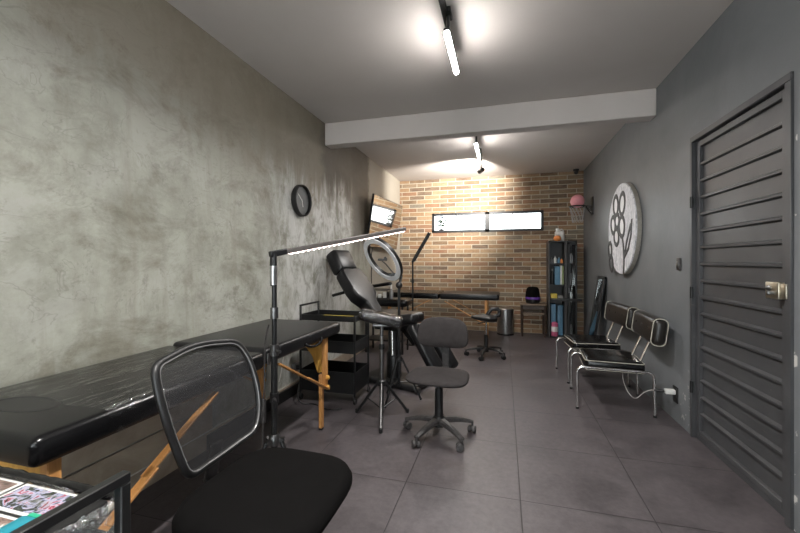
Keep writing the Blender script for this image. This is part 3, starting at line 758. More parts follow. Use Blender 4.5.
# backrest: loop frame, mesh, stem
BX, BZ0, LEAN = -0.945, 0.552, 0.30
BYC = 1.095
def bpt(y, z, off=0.0):
    q = (y-BYC)/0.22
    return Vector((BX-LEAN*(z-BZ0)+0.035*(q*q)+off, y, z))
outl = [(-0.165, 0.0), (-0.185, 0.09), (-0.200, 0.18), (-0.205, 0.27), (-0.200, 0.345), (0.0, 0.368), (0.175, 0.345), (0.208, 0.27), (0.215, 0.18), (0.205, 0.09), (0.165, 0.005), (0.0, -0.012)]
op = rounded([(a, b, 0) for a, b in outl], 0.075, 5)
frm = MB(); frm.tube([bpt(BYC+p.x, BZ0+p.y) for p in op], 0.0125, 10, True)
bf = frm.build('back_frame', M['plastic'], fc)
MB().tube([bpt(BYC+p.x*0.965, BZ0+0.178+(p.y-0.178)*0.965, 0.010) for p in op], 0.003, 6, True).build('edge_highlight', mat('grey edge highlight', (0.14, 0.14, 0.14), 0.25), bf)  # pale line standing in for the bright highlight along the black frame
ms = MB(); cpt = ms.bm.verts.new(bpt(BYC, BZ0+0.178)); pr_ = None
rr = []
for f_ in (0.33, 0.66, 0.97):
    rr.append([ms.bm.verts.new(bpt(BYC+p.x*f_, BZ0+0.178+(p.y-0.178)*f_)) for p in op])
n_ = len(op)
for k in range(n_): ms.bm.faces.new((cpt, rr[0][k], rr[0][(k+1) % n_]))
for a, b in zip(rr, rr[1:]):
    for k in range(n_): ms.bm.faces.new((a[k], b[k], b[(k+1) % n_], a[(k+1) % n_]))
ms.build('back_mesh', M['mesh'], fc)
stp = [Vector((-0.80, 1.06, 0.415)), Vector((-0.93, 1.075, 0.415)), Vector((-0.985, 1.085, 0.46)), Vector((-0.965, 1.092, 0.575))]
sm = MB()
for a, b in zip(stp, stp[1:]): sm.bar(a, b+(b-a).normalized()*0.01, 0.012, 0.055, 0.003, up=(0, 1, 0))
sm.build('back_stem', M['plastic'], fc)

# ------------------------------------------------------------------ small office chair facing the viewer
oc = thing('office_chair', 'armless charcoal fabric office chair on casters in mid floor', 'office chair', (-0.435, 2.60, 0))
B2 = Vector((-0.435, 2.60, 0)); rot2 = -PI/2-0.04     # forward direction towards the camera
f2 = Vector((math.cos(rot2), math.sin(rot2), 0)); s2 = Vector((-f2.y, f2.x, 0))
star_base(oc, B2, 0.25, 0.11, 5, -0.77, 0.026, M['plastic_worn'], 0.025)
MB().lathe([(0.045, 0.07), (0.045, 0.125), (0.03, 0.14), (0.028, 0.33), (0.02, 0.33), (0.018, 0.38)], B2, (0, 0, 1), 20).build('gas_lift', M['plastic'], oc)
MB().box(B2+Vector((0, 0, 0.385)), (0.2, 0.16, 0.035), 0.008, 2, (0, 0, rot2)).build('seat_plate', M['plastic'], oc)
seat_mesh(0.42, 0.36, 0.045, 0.12, 0.04).xform(Matrix.Translation(B2+f2*0.02+Vector((0, 0, 0.395))) @ Matrix.Rotation(rot2, 4, 'Z')).build('seat', M['fabric_grey'], oc)
def backpad(c, w, h, t, fwd, tilt, curve=0.06, n=14):
    mb = MB(); fwd = Vector(fwd).normalized(); sd = Vector((-fwd.y, fwd.x, 0)); up = (Vector((0, 0, 1))-fwd*tilt).normalized()
    N = 40; rings = []
    for (r, q) in [(0.0, -1.0), (0.55, -1.0), (0.85, -0.85), (0.97, -0.45), (1.0, 0.0), (0.97, 0.45), (0.85, 0.85), (0.55, 1.0), (0.0, 1.0)]:
        ring = []
        for k in range(N):
            a = 2*PI*k/N; c_, s_ = math.cos(a), math.sin(a); e = 2/3.4
            x = math.copysign(abs(c_)**e, c_)*w/2*r; y = math.copysign(abs(s_)**e, s_)*h/2*r
            x *= 1-0.10*(y/(h/2))*0.6
            ring.append(mb.bm.verts.new(Vector(c)+sd*x+up*y+fwd*(q*t/2+curve*(2*x/w)**2)))
            if r == 0: break
        rings.append(ring)
    for a, b in zip(rings, rings[1:]):
        for k in range(N):
            if len(a) == 1: mb.bm.faces.new((a[0], b[k], b[(k+1) % N]))
            elif len(b) == 1: mb.bm.faces.new((a[k], b[0], a[(k+1) % N]))
            else: mb.bm.faces.new((a[k], b[k], b[(k+1) % N], a[(k+1) % N]))
    return mb
backpad(B2-f2*0.205+s2*-0.005+Vector((0, 0, 0.683)), 0.375, 0.225, 0.05, f2, 0.12).build('backrest', M['fabric_grey'], oc)
sm = MB()
stp = [B2-f2*0.08+Vector((0, 0, 0.38)), B2-f2*0.22+Vector((0, 0, 0.385)), B2-f2*0.25+Vector((0, 0, 0.42)), B2-f2*0.235+Vector((0, 0, 0.60))]
for a, b in zip(stp, stp[1:]): sm.bar(a, b, 0.05, 0.014, 0.003, up=tuple(f2) if abs((b-a).normalized().z) > 0.5 else (0, 0, 1))
sm.build('back_stem', M['plastic_worn'], oc)

# ------------------------------------------------------------------ LED light stand with long bar
LB = Vector((-1.102, 1.638, 0))
ls = thing('light_stand', 'black light stand with long lit white bar reaching over the massage table', 'light stand', LB)
MB().cyl(LB+Vector((0, 0, 0.06)), LB+Vector((0, 0, 0.78)), 0.0165, 14).build('lower_pole', M['metal_black'], ls)
MB().cyl(LB+Vector((0, 0, 0.76)), LB+Vector((0, 0, 1.25)), 0.0125, 14).build('upper_pole', M['metal_black'], ls)
MB().cyl(LB+Vector((0, 0, 0.745)), LB+Vector((0, 0, 0.80)), 0.022, 14).cyl(LB+Vector((0, 0, 0.77)), LB+Vector((0.045, -0.02, 0.77)), 0.009, 8).build('clamp', M['steel_dark'], ls)
MB().cyl(LB+Vector((0, 0, 0.51)), LB+Vector((0, 0, 0.56)), 0.022, 14).cyl(LB+Vector((0, 0, 0.535)), LB+Vector((0.03, -0.045, 0.53)), 0.010, 8).build('clamp', M['plastic'], ls)
MB().cyl(LB+Vector((0, 0, 0.93)), LB+Vector((0, 0, 0.985)), 0.02, 14).build('clamp', M['steel_dark'], ls)
cbx = MB().lathe([(0.024, 0.30), (0.026, 0.31), (0.026, 0.345), (0.02, 0.355)], LB, (0, 0, 1), 18)
for a in (0.3, 2.4, 4.5): cbx.bar(LB+Vector((0, 0, 0.325)), LB+Vector((math.cos(a)*0.05, math.sin(a)*0.05, 0.325)), 0.02, 0.022)
cbx.build('leg_collar', M['steel_dark'], ls)
for a in (-0.15, -1.95, -3.45):
    d = Vector((math.cos(a), math.sin(a), 0)); k = 0.22
    lg = MB().tube([LB+d*0.045+Vector((0, 0, 0.325)), LB+d*k+Vector((0, 0, 0.012))], 0.010, 10).build('leg', M['metal_black'], ls)
    MB().tube([LB+Vector((0, 0, 0.09)), LB+d*(k*0.55)+Vector((0, 0, 0.155))], 0.006, 8).build('brace', M['metal_black'], lg)
    MB().ball(LB+d*k+Vector((0, 0, 0.014)), 0.014).build('foot', M['plastic'], lg)
E0 = LB+Vector((-0.005, 0, 1.252)); E1 = Vector((-0.659, 2.51, 1.438)); dv = (E1-E0).normalized()
MB().bar(E0-dv*0.02, E0+dv*0.075, 0.028, 0.03, 0.004).bar(E0+Vector((0, 0, 0.01)), E0-Vector((0, 0, 0.16)), 0.024, 0.03, 0.004, up=tuple(dv)).build('elbow', M['metal_black'], ls)
MB().cyl(E0-Vector((0, 0, 0.155)), E0-Vector((0, 0, 0.06)), 0.0185, 12).build('silver_sleeve', M['steel'], ls)
upv = (Vector((0, 0, 1))-dv*dv.z).normalized()
bar = MB().bar(E0+dv*0.07, E1, 0.034, 0.024, 0.003).build('bar', mat('brownish grey bar housing', (0.09, 0.08, 0.075), 0.45), ls)
MB().bar(E0+dv*0.085-upv*0.013, E1-dv*0.012-upv*0.013, 0.026, 0.006, 0.001).build('led_strip', M['led_strip'], bar)
n_ = 26; L_ = (E1-E0).length
for k in range(n_):
    p = E0+dv*(0.10+(L_-0.125)*k/(n_-1))-upv*0.0175
    MB().ball(p, 0.0080, (1, 1, 0.45), 8).build('led_bead', M['led_warm'], bar)
MB().tube(bez(LB+Vector((-0.02, -0.015, 0.9)), LB+Vector((-0.06, -0.02, 0.8)), LB+Vector((-0.03, -0.02, 0.65)), LB+Vector((-0.05, -0.02, 0.52))), 0.004, 6).bx(LB+Vector((-0.062, -0.03, 0.41)), LB+Vector((-0.038, -0.012, 0.53)), 0.004).tube(bez(LB+Vector((-0.05, -0.02, 0.41)), LB+Vector((-0.06, -0.02, 0.35)), LB+Vector((-0.04, -0.02, 0.2)), LB+Vector((-0.05, -0.03, 0.01))), 0.004, 6).build('cable_dimmer', M['plastic_worn'], ls)

# ------------------------------------------------------------------ utility carts
def cart(label, X0, X1, Y0, Y1, trays, ztop, zh, handle_ends, tw=0.016, group=None):
    t = thing('utility_cart', label, 'utility cart', ((X0+X1)/2, (Y0+Y1)/2, 0), 0, group)
    for x in (X0, X1):
        for y in (Y0, Y1):
            hh = zh if (x == X0 and 'L' in handle_ends) or (x == X1 and 'R' in handle_ends) else ztop
            MB().bx((x-tw/2, y-tw/2, 0.075), (x+tw/2, y+tw/2, hh-tw if hh == zh else hh), 0.002, 1).build('post', M['metal_black'], t)
            MB().cyl((x, y, 0.05), (x, y, 0.08), 0.007, 8).lathe([(0, -0.009), (0.024, -0.009), (0.027, 0), (0.024, 0.009), (0, 0.009)], (x, y+0.008, 0.027), (1, 0, 0), 18).build('caster', M['plastic'], t)
    for x, e in ((X0, 'L'), (X1, 'R')):
        if e in handle_ends:
            MB().bx((x-tw/2, Y0-tw/2, zh-tw), (x+tw/2, Y1+tw/2, zh), 0.002, 1).build('handle', M['metal_black'], t)
    for zb, hh in trays:
        m = MB().bx((X0, Y0, zb), (X1, Y1, zb+0.006))
        m.bx((X0, Y0-0.002, zb), (X1, Y0+0.003, zb+hh)).bx((X0, Y1-0.003, zb), (X1, Y1+0.002, zb+hh)).bx((X0-0.002, Y0, zb), (X0+0.003, Y1, zb+hh)).bx((X1-0.003, Y0, zb), (X1+0.002, Y1, zb+hh))
        m.build('tray', M['metal_black'], t)
    return t
cart('black three tier utility cart behind far end of the long massage table', -1.72, -1.21, 2.95, 3.28, [(0.70, 0.05), (0.43, 0.10), (0.09, 0.18)], 0.755, 0.835, 'L')
bxp = tag(MB().bx((-1.58, 3.0, 0.706), (-1.29, 3.12, 0.728), 0.003).build('glove_packet', M['yellow']), 'flat yellow packet with pale stripe lying on top tray of utility cart', 'packet')
MB().bx((-1.575, 3.03, 0.7275), (-1.295, 3.075, 0.7295)).build('pale_stripe', mat('pale blue white card', (0.55, 0.56, 0.6), 0.5), bxp)

fcart = cart('black cart frame in the near left corner holding film wrapped photo prints', -1.24, -0.714, 0.26, 0.56, [(0.638, 0.042), (0.36, 0.06), (0.08, 0.06)], 0.682, 0.803, 'R', tw=0.020)
# album of prints
AZ = 0.712
alb = thing('photo_album', 'black album board of photo prints under film on near cart', 'photo album', (-0.99, 0.42, 0.684))
MB().bx((-1.235, 0.275, 0.684), (-0.80, 0.60, AZ), 0.006).build('board', M['plastic'], alb)
for i, (a, b, c_, d) in enumerate([(-1.225, 0.515, -1.045, 0.592), (-1.035, 0.515, -0.85, 0.592), (-1.225, 0.36, -1.045, 0.507), (-1.035, 0.36, -0.85, 0.507)]):
    pp = MB().bx((a, b, AZ), (c_, d, AZ+0.0015)).build('print', M['white'], alb)
    MB().bx((a+0.008, b+0.007, AZ+0.001), (c_-0.008, d-0.007, AZ+0.0025)).build('picture', M['photo_b'] if i in (0, 3) else M['photo_a'], pp)
def alf(u, v):
    x = -1.255+0.37*u; y = 0.27+0.325*v
    e = max(0, v-0.85)/0.15
    z = AZ+0.006+abs(mnoise.noise(Vector((x*18, y*18, 0))))*0.006+0.02*math.sin(PI*e) - 0.03*max(0, e-0.6)
    return (x, y, z)
MB().grid(alf, 40, 30).build('film_wrap', M['film'], alb)
def rlf(u, v):
    a_ = 2*PI*v; n = mnoise.noise(Vector((u*16, v*6, 11)))*0.006
    return (-1.26+0.47*u, 0.609+(0.011+n*0.6)*math.cos(a_), AZ+0.002+(0.010+n*0.6)*math.sin(a_))
MB().grid(rlf, 40, 14).build('rolled_edge', M['leather'], alb)
cr = MB()
def crf(u, v):
    y = 0.30+0.27*u; a = v*PI*1.1
    n = mnoise.noise(Vector((u*9, v*7, 3)))*0.022+mnoise.noise(Vector((u*24, v*20, 9)))*0.010
    return (-0.755+(0.022+n*0.8)*math.sin(a)+0.012, y, 0.745-0.22*v+n*0.6)
tag(cr.grid(crf, 44, 44).build('plastic_wrap', M['film_crumpled']), 'crumpled clear plastic film hanging at handle end of near cart', 'plastic wrap')
tbx = MB().bx((-0.872, 0.36, 0.7150), (-0.812, 0.495, 0.738), 0.006).build('bottle', M['teal']); tag(tbx, 'flat turquoise container lying at right end of the photo album', 'container')
MB().bx((-0.868, 0.495, 0.717), (-0.816, 0.505, 0.736), 0.003).build('cap', mat('green cap', (0.02, 0.35, 0.2), 0.4), tbx)

# ------------------------------------------------------------------ tattoo client chair
CY = 3.64
cc = thing('client_chair', 'black padded reclining client chair with headrest by concrete wall', 'reclining chair', (-1.05, CY, 0))
def pad(a, b, w, t, r=0.03, rx=0):   # cushion from a to b (centre line), width w across Y, thickness t
    a, b = Vector(a), Vector(b); z = (b-a); L = z.length; z.normalize(); y = Vector((0, 1, 0)); x = y.cross(z)
    return MB().box((a+b)/2, (t, w, L), r, 4, Matrix((x, y, z)).transposed())
hr = pad((-1.605, CY-0.10, 1.085), (-1.74, CY-0.10, 1.315), 0.28, 0.155, 0.045)
hr.xform(Matrix.Translation((-0.02, 0, 0))).build('headrest', M['leather_soft'], cc)
bm_ = MB()
# backrest: wide at the shoulders, narrowing to the waist
def backp(u, w, off):  # u 0..1 bottom to top
    p = Vector((-1.22, CY-0.10, 0.66)).lerp(Vector((-1.60, CY-0.10, 1.10)), u)
    nrm = Vector((0.757, 0, 0.654))
    return p+nrm*off+Vector((0, w, 0))
prof = [(0.0, 0.075), (0.12, 0.08), (0.26, 0.085), (0.33, 0.12), (0.42, 0.165), (0.55, 0.18), (0.80, 0.175), (0.94, 0.165), (1.0, 0.14)]
rings = []
for u, wv in prof:
    tk = 0.068
    ring = [(-wv, -tk*0.6), (-wv, tk*0.6), (-wv*0.93, tk*0.92), (-wv*0.6, tk), (0, tk*0.94), (wv*0.6, tk), (wv*0.93, tk*0.92), (wv, tk*0.6), (wv, -tk*0.6), (wv*0.9, -tk), (-wv*0.9, -tk)]
    rings.append([bm_.bm.verts.new(backp(u, a, b)) for a, b in ring])
for a, b in zip(rings, rings[1:]):
    for k in range(11): bm_.bm.faces.new((a[k], a[(k+1) % 11], b[(k+1) % 11], b[k]))
bm_.bm.faces.new(rings[0]); bm_.bm.faces.new(rings[-1][::-1])
bko = bm_.build('backrest', M['leather_soft'], cc)
sv = bko.modifiers.new('bev', 'BEVEL'); sv.width = 0.012; sv.segments = 2; sv.limit_method = 'ANGLE'
pad((-1.24, CY-0.06, 0.665), (-0.80, CY-0.06, 0.655), 0.46, 0.10, 0.04).build('seat', M['leather_soft'], cc)
for sg in (-1, 1):
    pad((-0.71, CY-0.08+sg*0.13, 0.64), (-0.43, CY-0.08+sg*0.13, 0.22), 0.17, 0.085, 0.035).build('leg_rest', M['leather_soft'], cc)
pad((-0.84, CY-0.22, 0.672), (-0.66, CY-0.22, 0.70), 0.14, 0.10, 0.045).build('knee_pad', M['leather_soft'], cc)
for sg in (-1, 1):
    ab = MB().bar((-1.52, CY-0.10+sg*0.24, 0.93), (-1.22, CY-0.10+sg*0.26, 0.98), 0.06, 0.035, 0.012) if sg > 0 else MB().bar((-1.50, CY-0.10+sg*0.16, 0.90), (-1.64, CY-0.10+sg*0.20, 0.86), 0.03, 0.03, 0.01)
    ab.build('side_handle', M['leather'], cc)
MB().bx((-1.20, CY-0.16, 0.54), (-0.90, CY+0.10, 0.61), 0.01).bar((-0.92, CY-0.05, 0.56), (-0.78, CY-0.05, 0.42), 0.05, 0.04).bar((-1.15, CY-0.05, 0.58), (-1.30, CY-0.05, 0.70), 0.05, 0.04).build('underframe', M['metal_black'], cc)
MB().lathe([(0.075, 0.05), (0.075, 0.30), (0.06, 0.32), (0.055, 0.55)], (-1.05, CY-0.03, 0), (0, 0, 1), 28).build('pedestal', M['metal_black'], cc)
MB().box((-1.03, CY-0.02, 0.035), (0.66, 0.34, 0.06), 0.025, 3).build('base', M['plastic'], cc)
MB().cyl((-0.70, CY-0.17, 0.03), (-0.665, CY-0.17, 0.03), 0.028, 14).build('pedal', M['steel_dark'], cc)
MB().cyl((-1.0, CY-0.12, 0.30), (-1.02, CY-0.10, 0.53), 0.016, 10).build('piston', M['chrome'], cc)

cc.rotation_euler.z = -0.33

# ------------------------------------------------------------------ arm rest on tripod
AP = Vector((-0.905, 2.75, 0))
ar = thing('arm_rest', 'film wrapped black arm rest pad on a small tripod beside charcoal chair', 'arm rest', AP)
right = Vector((0.964, 0.266, 0))
a = Vector((-1.055, 2.70, 0.812)); b = Vector((-0.765, 2.787, 0.745))
z = (b-a).normalized(); y = Vector((-0.27, 0.96, 0)); y = (y-z*y.dot(z)).normalized(); x = y.cross(z)
MB().box((a+b)/2, (0.085, 0.15, (b-a).length+0.03), 0.035, 4, Matrix((x, y, z)).transposed()).build('pad', M['leather'], ar)
def wf(u, v):
    ang = 2*PI*v; c_, s_ = math.cos(ang), math.sin(ang); e = 0.6
    n = mnoise.noise(Vector((u*14, v*12, 2)))*0.006+mnoise.noise(Vector((u*40, v*30, 5)))*0.003
    px = math.copysign(abs(c_)**e, c_)*(0.046+abs(n)); py = math.copysign(abs(s_)**e, s_)*(0.079+abs(n))
    return a.lerp(b, -0.03+1.06*u)+x*px+y*py
MB().grid(wf, 40, 48).build('film_wrap', M['film_tight'], ar)
MB().box((a+b)/2-Vector((0, 0, 0.055)), (0.12, 0.06, 0.02), 0.004, 2, (0, 0, 0.27)).cyl(AP+Vector((0, 0, 0.64)), AP+Vector((0, 0, 0.74)), 0.014, 12).build('pad_bracket', M['steel_dark'], ar)
MB().cyl(AP+Vector((0, 0, 0.06)), AP+Vector((0, 0, 0.55)), 0.0175, 14).build('pole', M['steel_dark'], ar)
MB().cyl(AP+Vector((0, 0, 0.50)), AP+Vector((0, 0, 0.70)), 0.012, 12).build('inner_pole', M['steel'], ar)
MB().lathe([(0.02, 0.255), (0.034, 0.262), (0.034, 0.295), (0.022, 0.305)], AP, (0, 0, 1), 18).build('leg_collar', M['metal_black'], ar)
MB().cyl(AP+Vector((0, 0, 0.54)), AP+Vector((0, 0, 0.58)), 0.022, 12).build('collar', M['metal_black'], ar)
for a_ in (-1.28, 2.88, 0.82):
    d = Vector((math.cos(a_), math.sin(a_), 0))
    lg = MB().tube([AP+d*0.03+Vector((0, 0, 0.28)), AP+d*0.235+Vector((0, 0, 0.012))], 0.011, 10).build('leg', M['steel_dark'] if a_ == -1.28 else M['metal_black'], ar)
    MB().tube([AP+d*0.015+Vector((0, 0, 0.085)), AP+d*0.135+Vector((0, 0, 0.14))], 0.006, 8).build('brace', M['metal_black'], lg)
    MB().lathe([(0.010, 0.0), (0.014, 0.004), (0.014, 0.03), (0.010, 0.034)], AP+d*0.237, (0, 0, 1), 12).build('foot', M['plastic'], lg)

# ------------------------------------------------------------------ ring light
RP = Vector((-0.883, 3.17, 0))
rl = thing('ring_light', 'unlit white ring light with phone clip on a black tripod', 'ring light', RP)
Rc = Vector((-1.05, 3.205, 1.23))
cr_, cu_ = Vector((0.964, 0.266, 0)), Vector((0, 0, 1)); cf_ = Vector((-0.266, 0.964, 0))
nrm = (cr_*-0.66+cu_*-0.55-cf_*0.52).normalized()
Ro, Ri = 0.224, 0.177
rg = MB().lathe([(Ri, 0.0), (Ro, 0.0), (Ro, 0.012), (Ri, 0.012)], Rc, nrm, 56, cap=False); 
rg.lathe([(Ri, 0.012), (Ri, 0.0)], Rc, nrm, 56, cap=False).build('diffuser', M['ring_white'], rl)
MB().lathe([(Ri-0.004, 0.006), (Ri-0.004, -0.022), (Ro+0.004, -0.022), (Ro+0.004, 0.006), (Ro, 0.006), (Ro, -0.001), (Ri, -0.001), (Ri, 0.006), (Ri-0.004, 0.006)], Rc, nrm, 56, cap=False).build('housing', M['plastic'], rl)
dn = (Vector((0.31*1, 0, -0.37)).x*cr_+(-0.37)*cu_); dn = (dn-nrm*dn.dot(nrm)).normalized()
bp_ = Rc+dn*(Ro-0.02)
MB().tube([bp_-nrm*0.02, bp_-nrm*0.045+dn*0.02, RP+Vector((0, 0, 1.0))], 0.013, 10).ball(RP+Vector((0, 0, 1.005)), 0.03).build('neck', M['plastic'], rl)
cp = Rc+dn*0.03
MB().tube([Rc+dn*Ri, cp+dn*0.02, cp-dn*0.02+nrm*0.01], 0.006, 8).bar(cp-dn*0.03-cr_*0.04, cp-dn*0.03+cr_*0.045, 0.02, 0.02, 0.004).bar(cp-dn*0.03+cr_*0.04, cp+cr_*0.04-dn*0.06, 0.015, 0.02, 0.003).bar(Rc+dn*(Ri-0.004)-cr_*0.05, Rc+dn*(Ri-0.004)+cr_*0.03, 0.03, 0.025, 0.004).build('phone_clip', M['plastic'], rl)
MB().cyl(RP+Vector((0, 0, 0.12)), RP+Vector((0, 0, 1.0)), 0.0125, 12).build('pole', M['metal_black'], rl)
MB().cyl(RP+Vector((0, 0, 0.66)), RP+Vector((0, 0, 0.71)), 0.019, 12).build('clamp', M['plastic'], rl)
MB().lathe([(0.018, 0.34), (0.03, 0.345), (0.03, 0.38), (0.018, 0.385)], RP, (0, 0, 1), 16).build('collar', M['plastic'], rl)
for a_ in (-1.85, 0.25, 2.45):
    d = Vector((math.cos(a_), math.sin(a_), 0)); k = 0.22 if a_ < 0 else 0.19
    lg = MB().tube([RP+d*0.025+Vector((0, 0, 0.365)), RP+d*k+Vector((0, 0, 0.012))], 0.009, 8).build('leg', M['metal_black'], rl)
    MB().tube([RP+d*0.01+Vector((0, 0, 0.16)), RP+d*k*0.6+Vector((0, 0, 0.16))], 0.005, 6).build('brace', M['metal_black'], lg)
    MB().ball(RP+d*k+Vector((0, 0, 0.012)), 0.012, n=10).build('foot', M['plastic'], lg)

# ------------------------------------------------------------------ workstation by the far left wall
wk = thing('work_bench', 'low black padded bench with rounded end at far left wall', 'bench', (-1.58, 4.86, 0))
MB().box((-1.51, 4.86, 0.668), (0.62, 0.36, 0.10), 0.045, 4).build('padded_top', M['leather'], wk)
for x in (-1.77, -1.27):
    for y in (4.72, 5.0): MB().bx((x-0.012, y-0.012, 0), (x+0.012, y+0.012, 0.63), 0.002, 1).build('leg', M['metal_black'], wk)
MB().bx((-1.78, 4.71, 0.16), (-1.26, 5.01, 0.18), 0.004).build('lower_shelf', M['metal_black'], wk)
bxo = thing('storage_box', 'open black wire box of white packets on far padded bench', 'box', (-1.62, 4.86, 0.72))
f_ = MB()
bx0, bx1, by0, by1, bz0, bz1 = -1.74, -1.49, 4.76, 4.96, 0.724, 0.83
for z_ in (bz0, bz1):
    f_.tube([(bx0, by0, z_), (bx1, by0, z_), (bx1, by1, z_), (bx0, by1, z_)], 0.006, 6, True)
for x_ in (bx0, bx1):
    for y_ in (by0, by1): f_.cyl((x_, y_, bz0), (x_, y_, bz1), 0.006, 6)
f_.build('wire_frame', M['metal_black'], bxo)
for k, (x_, h_) in enumerate([(-1.69, 0.07), (-1.62, 0.05), (-1.55, 0.08)]):
    tag(MB().box((x_, 4.84, 0.719+h_/2), (0.045, 0.07, h_), 0.004, 2, (0, 0, 0.2*k)).build('packet', M['white']), 'white packet standing in the wire box, ' + ['nearest the wall', 'middle one, shortest', 'nearest the bottle'][k], 'packet', 'packets in the wire box')
sb = thing('spray_bottle', 'slim clear spray bottle standing on far padded bench', 'bottle', (-1.445, 4.80, 0.719))
MB().lathe([(0.026, 0), (0.028, 0.01), (0.028, 0.09), (0.012, 0.12), (0.012, 0.13)], (-1.445, 4.80, 0.719), (0, 0, 1), 18).build('body', M['greycap'], sb)
MB().cyl((-1.445, 4.80, 0.848), (-1.445, 4.80, 0.885), 0.012, 12).bx((-1.475, 4.79, 0.88), (-1.435, 4.81, 0.903), 0.004).build('nozzle', M['white'], sb)

# second, unlit floor lamp in front of the brick wall
F2 = Vector((-1.285, 5.36, 0))
fl2 = thing('floor_lamp', 'slim black unlit panel lamp on pole before the brick wall', 'floor lamp', F2)
MB().lathe([(0.11, 0), (0.11, 0.015), (0.03, 0.025), (0.012, 0.03)], F2, (0, 0, 1), 28).build('base', M['metal_black'], fl2)
MB().cyl(F2+Vector((0, 0, 0.02)), F2+Vector((0, 0, 1.20)), 0.012, 12).build('pole', M['metal_black'], fl2)
MB().cyl(F2+Vector((0, 0, 0.9)), F2+Vector((0, 0, 0.95)), 0.02, 12).cyl(F2+Vector((0, 0, 0.925)), F2+Vector((-0.035, 0, 0.925)), 0.009, 8).build('clamp', M['plastic'], fl2)
MB().ball(F2+Vector((0, 0, 1.212)), 0.02).build('joint', M['plastic'], fl2)
MB().bar(F2+Vector((0.01, 0, 1.22)), F2+Vector((0.245, 0.03, 1.63)), 0.05, 0.02, 0.004, up=(0, 1, 0)).build('panel', M['metal_black'], fl2)

# ------------------------------------------------------------------ saddle stool, bin, side table, speaker
SB = Vector((-0.215, 4.93, 0))
so = thing('stool', 'black rolling stool with low loop back under end of far massage table', 'stool', SB)
star_base(so, SB, 0.255, 0.10, 5, -1.72, 0.026, M['plastic'], 0.020)
MB().lathe([(0.035, 0.06), (0.035, 0.10), (0.026, 0.11), (0.026, 0.28)], SB, (0, 0, 1), 18).build('gas_lift_cover', M['plastic'], so)
MB().cyl(SB+Vector((0, 0, 0.27)), SB+Vector((0, 0, 0.46)), 0.014, 14).build('gas_lift', M['chrome'], so)
q = right
MB().bar(SB+q*-0.11+Vector((0, 0, 0.42)), SB+q*0.0+Vector((0, 0, 0.44)), 0.012, 0.012).build('lever', M['plastic'], so)
sdl = MB()
def sdf(u, v):
    a_ = 2*PI*v; c_, s_ = math.cos(a_), math.sin(a_)
    t = -0.20+0.34*u; wdt = 0.05+0.11*min(1, max(0, (u-0.0)*1.6)); hgt = 0.026+0.034*u
    e_ = math.sin(PI*min(1, max(0.02, u)))**0.25 if 0 < u < 1 else 0.05
    return SB+q*t+cf_*(c_*wdt*e_)+Vector((0, 0, 0.505+s_*hgt*e_-0.03*u+0.02*(c_*c_)*u))
sdl.grid(sdf, 18, 20).build('seat', M['plastic'], so)
lp = [SB+q*x_+Vector((0, 0, z_)) for x_, z_ in [(0.0, 0.50), (0.035, 0.56), (0.07, 0.60), (0.15, 0.605), (0.175, 0.57), (0.165, 0.525), (0.10, 0.505)]]
MB().tube(lp, 0.025, 10).xform(Matrix.Identity(4)).build('loop_back', M['plastic'], so)

BN = Vector((0.03, 6.50, 0))
bn = thing('trash_bin', 'brushed steel pedal bin against the brick wall', 'trash bin', BN)
MB().lathe([(0.128, 0.02), (0.13, 0.03), (0.13, 0.40), (0.126, 0.405)], BN, (0, 0, 1), 40).build('body', M['steel'], bn)
MB().lathe([(0.132, 0.402), (0.133, 0.425), (0.12, 0.44), (0.07, 0.452), (0, 0.456)], BN, (0, 0, 1), 40).build('lid', M['steel'], bn)
MB().lathe([(0.134, 0.0), (0.136, 0.004), (0.134, 0.025)], BN, (0, 0, 1), 40).build('base_ring', M['plastic'], bn)
MB().bx((BN.x-0.03, BN.y-0.165, 0.008), (BN.x+0.03, BN.y-0.12, 0.02), 0.004).build('pedal', M['plastic'], bn)

sx0, sx1, sy0, sy1 = 0.275, 0.655, 6.37, 6.67
stb = thing('side_table', 'small dark wooden side table against the brick wall', 'side table', ((sx0+sx1)/2, (sy0+sy1)/2, 0))
MB().bx((sx0-0.012, sy0-0.012, 0.505), (sx1+0.012, sy1+0.012, 0.53), 0.004).build('tabletop', M['table_brown'], stb)
MB().bx((sx0+0.02, sy0+0.012, 0.44), (sx1-0.02, sy0+0.028, 0.505)).bx((sx0+0.02, sy1-0.028, 0.44), (sx1-0.02, sy1-0.012, 0.505)).bx((sx0+0.01, sy0+0.02, 0.44), (sx0+0.026, sy1-0.02, 0.505)).bx((sx1-0.026, sy0+0.02, 0.44), (sx1-0.01, sy1-0.02, 0.505)).build('apron', M['dark_wood'], stb)
for x_ in (sx0+0.018, sx1-0.018):
    for y_ in (sy0+0.018, sy1-0.018): MB().cyl((x_, y_, 0), (x_, y_, 0.505), 0.013, 8, 0.018).build('leg', M['dark_wood'], stb)
MB().bx((sx0+0.02, sy0+0.01, 0.36), (sx1-0.02, sy0+0.028, 0.385)).bx((sx0+0.02, sy1-0.028, 0.36), (sx1-0.02, sy1-0.01, 0.385)).build('rail', M['table_brown'], stb)
SPK = Vector((0.46, 6.50, 0.53))
spk = thing('speaker', 'black barrel speaker with purple light band on small side table', 'speaker', SPK)
MB().lathe([(0.085, 0), (0.105, 0.012), (0.112, 0.05), (0.113, 0.07)], SPK, (0, 0, 1), 32).build('base', M['plastic'], spk)
MB().lathe([(0.1125, 0.07), (0.1135, 0.075), (0.1130, 0.10), (0.112, 0.105)], SPK, (0, 0, 1), 32).build('light_band', M['purple_led'], spk)
MB().lathe([(0.112, 0.105), (0.108, 0.17), (0.095, 0.235), (0.075, 0.262), (0.06, 0.268), (0.045, 0.25), (0, 0.24)], SPK, (0, 0, 1), 32).build('grille', M['fabric'], spk)

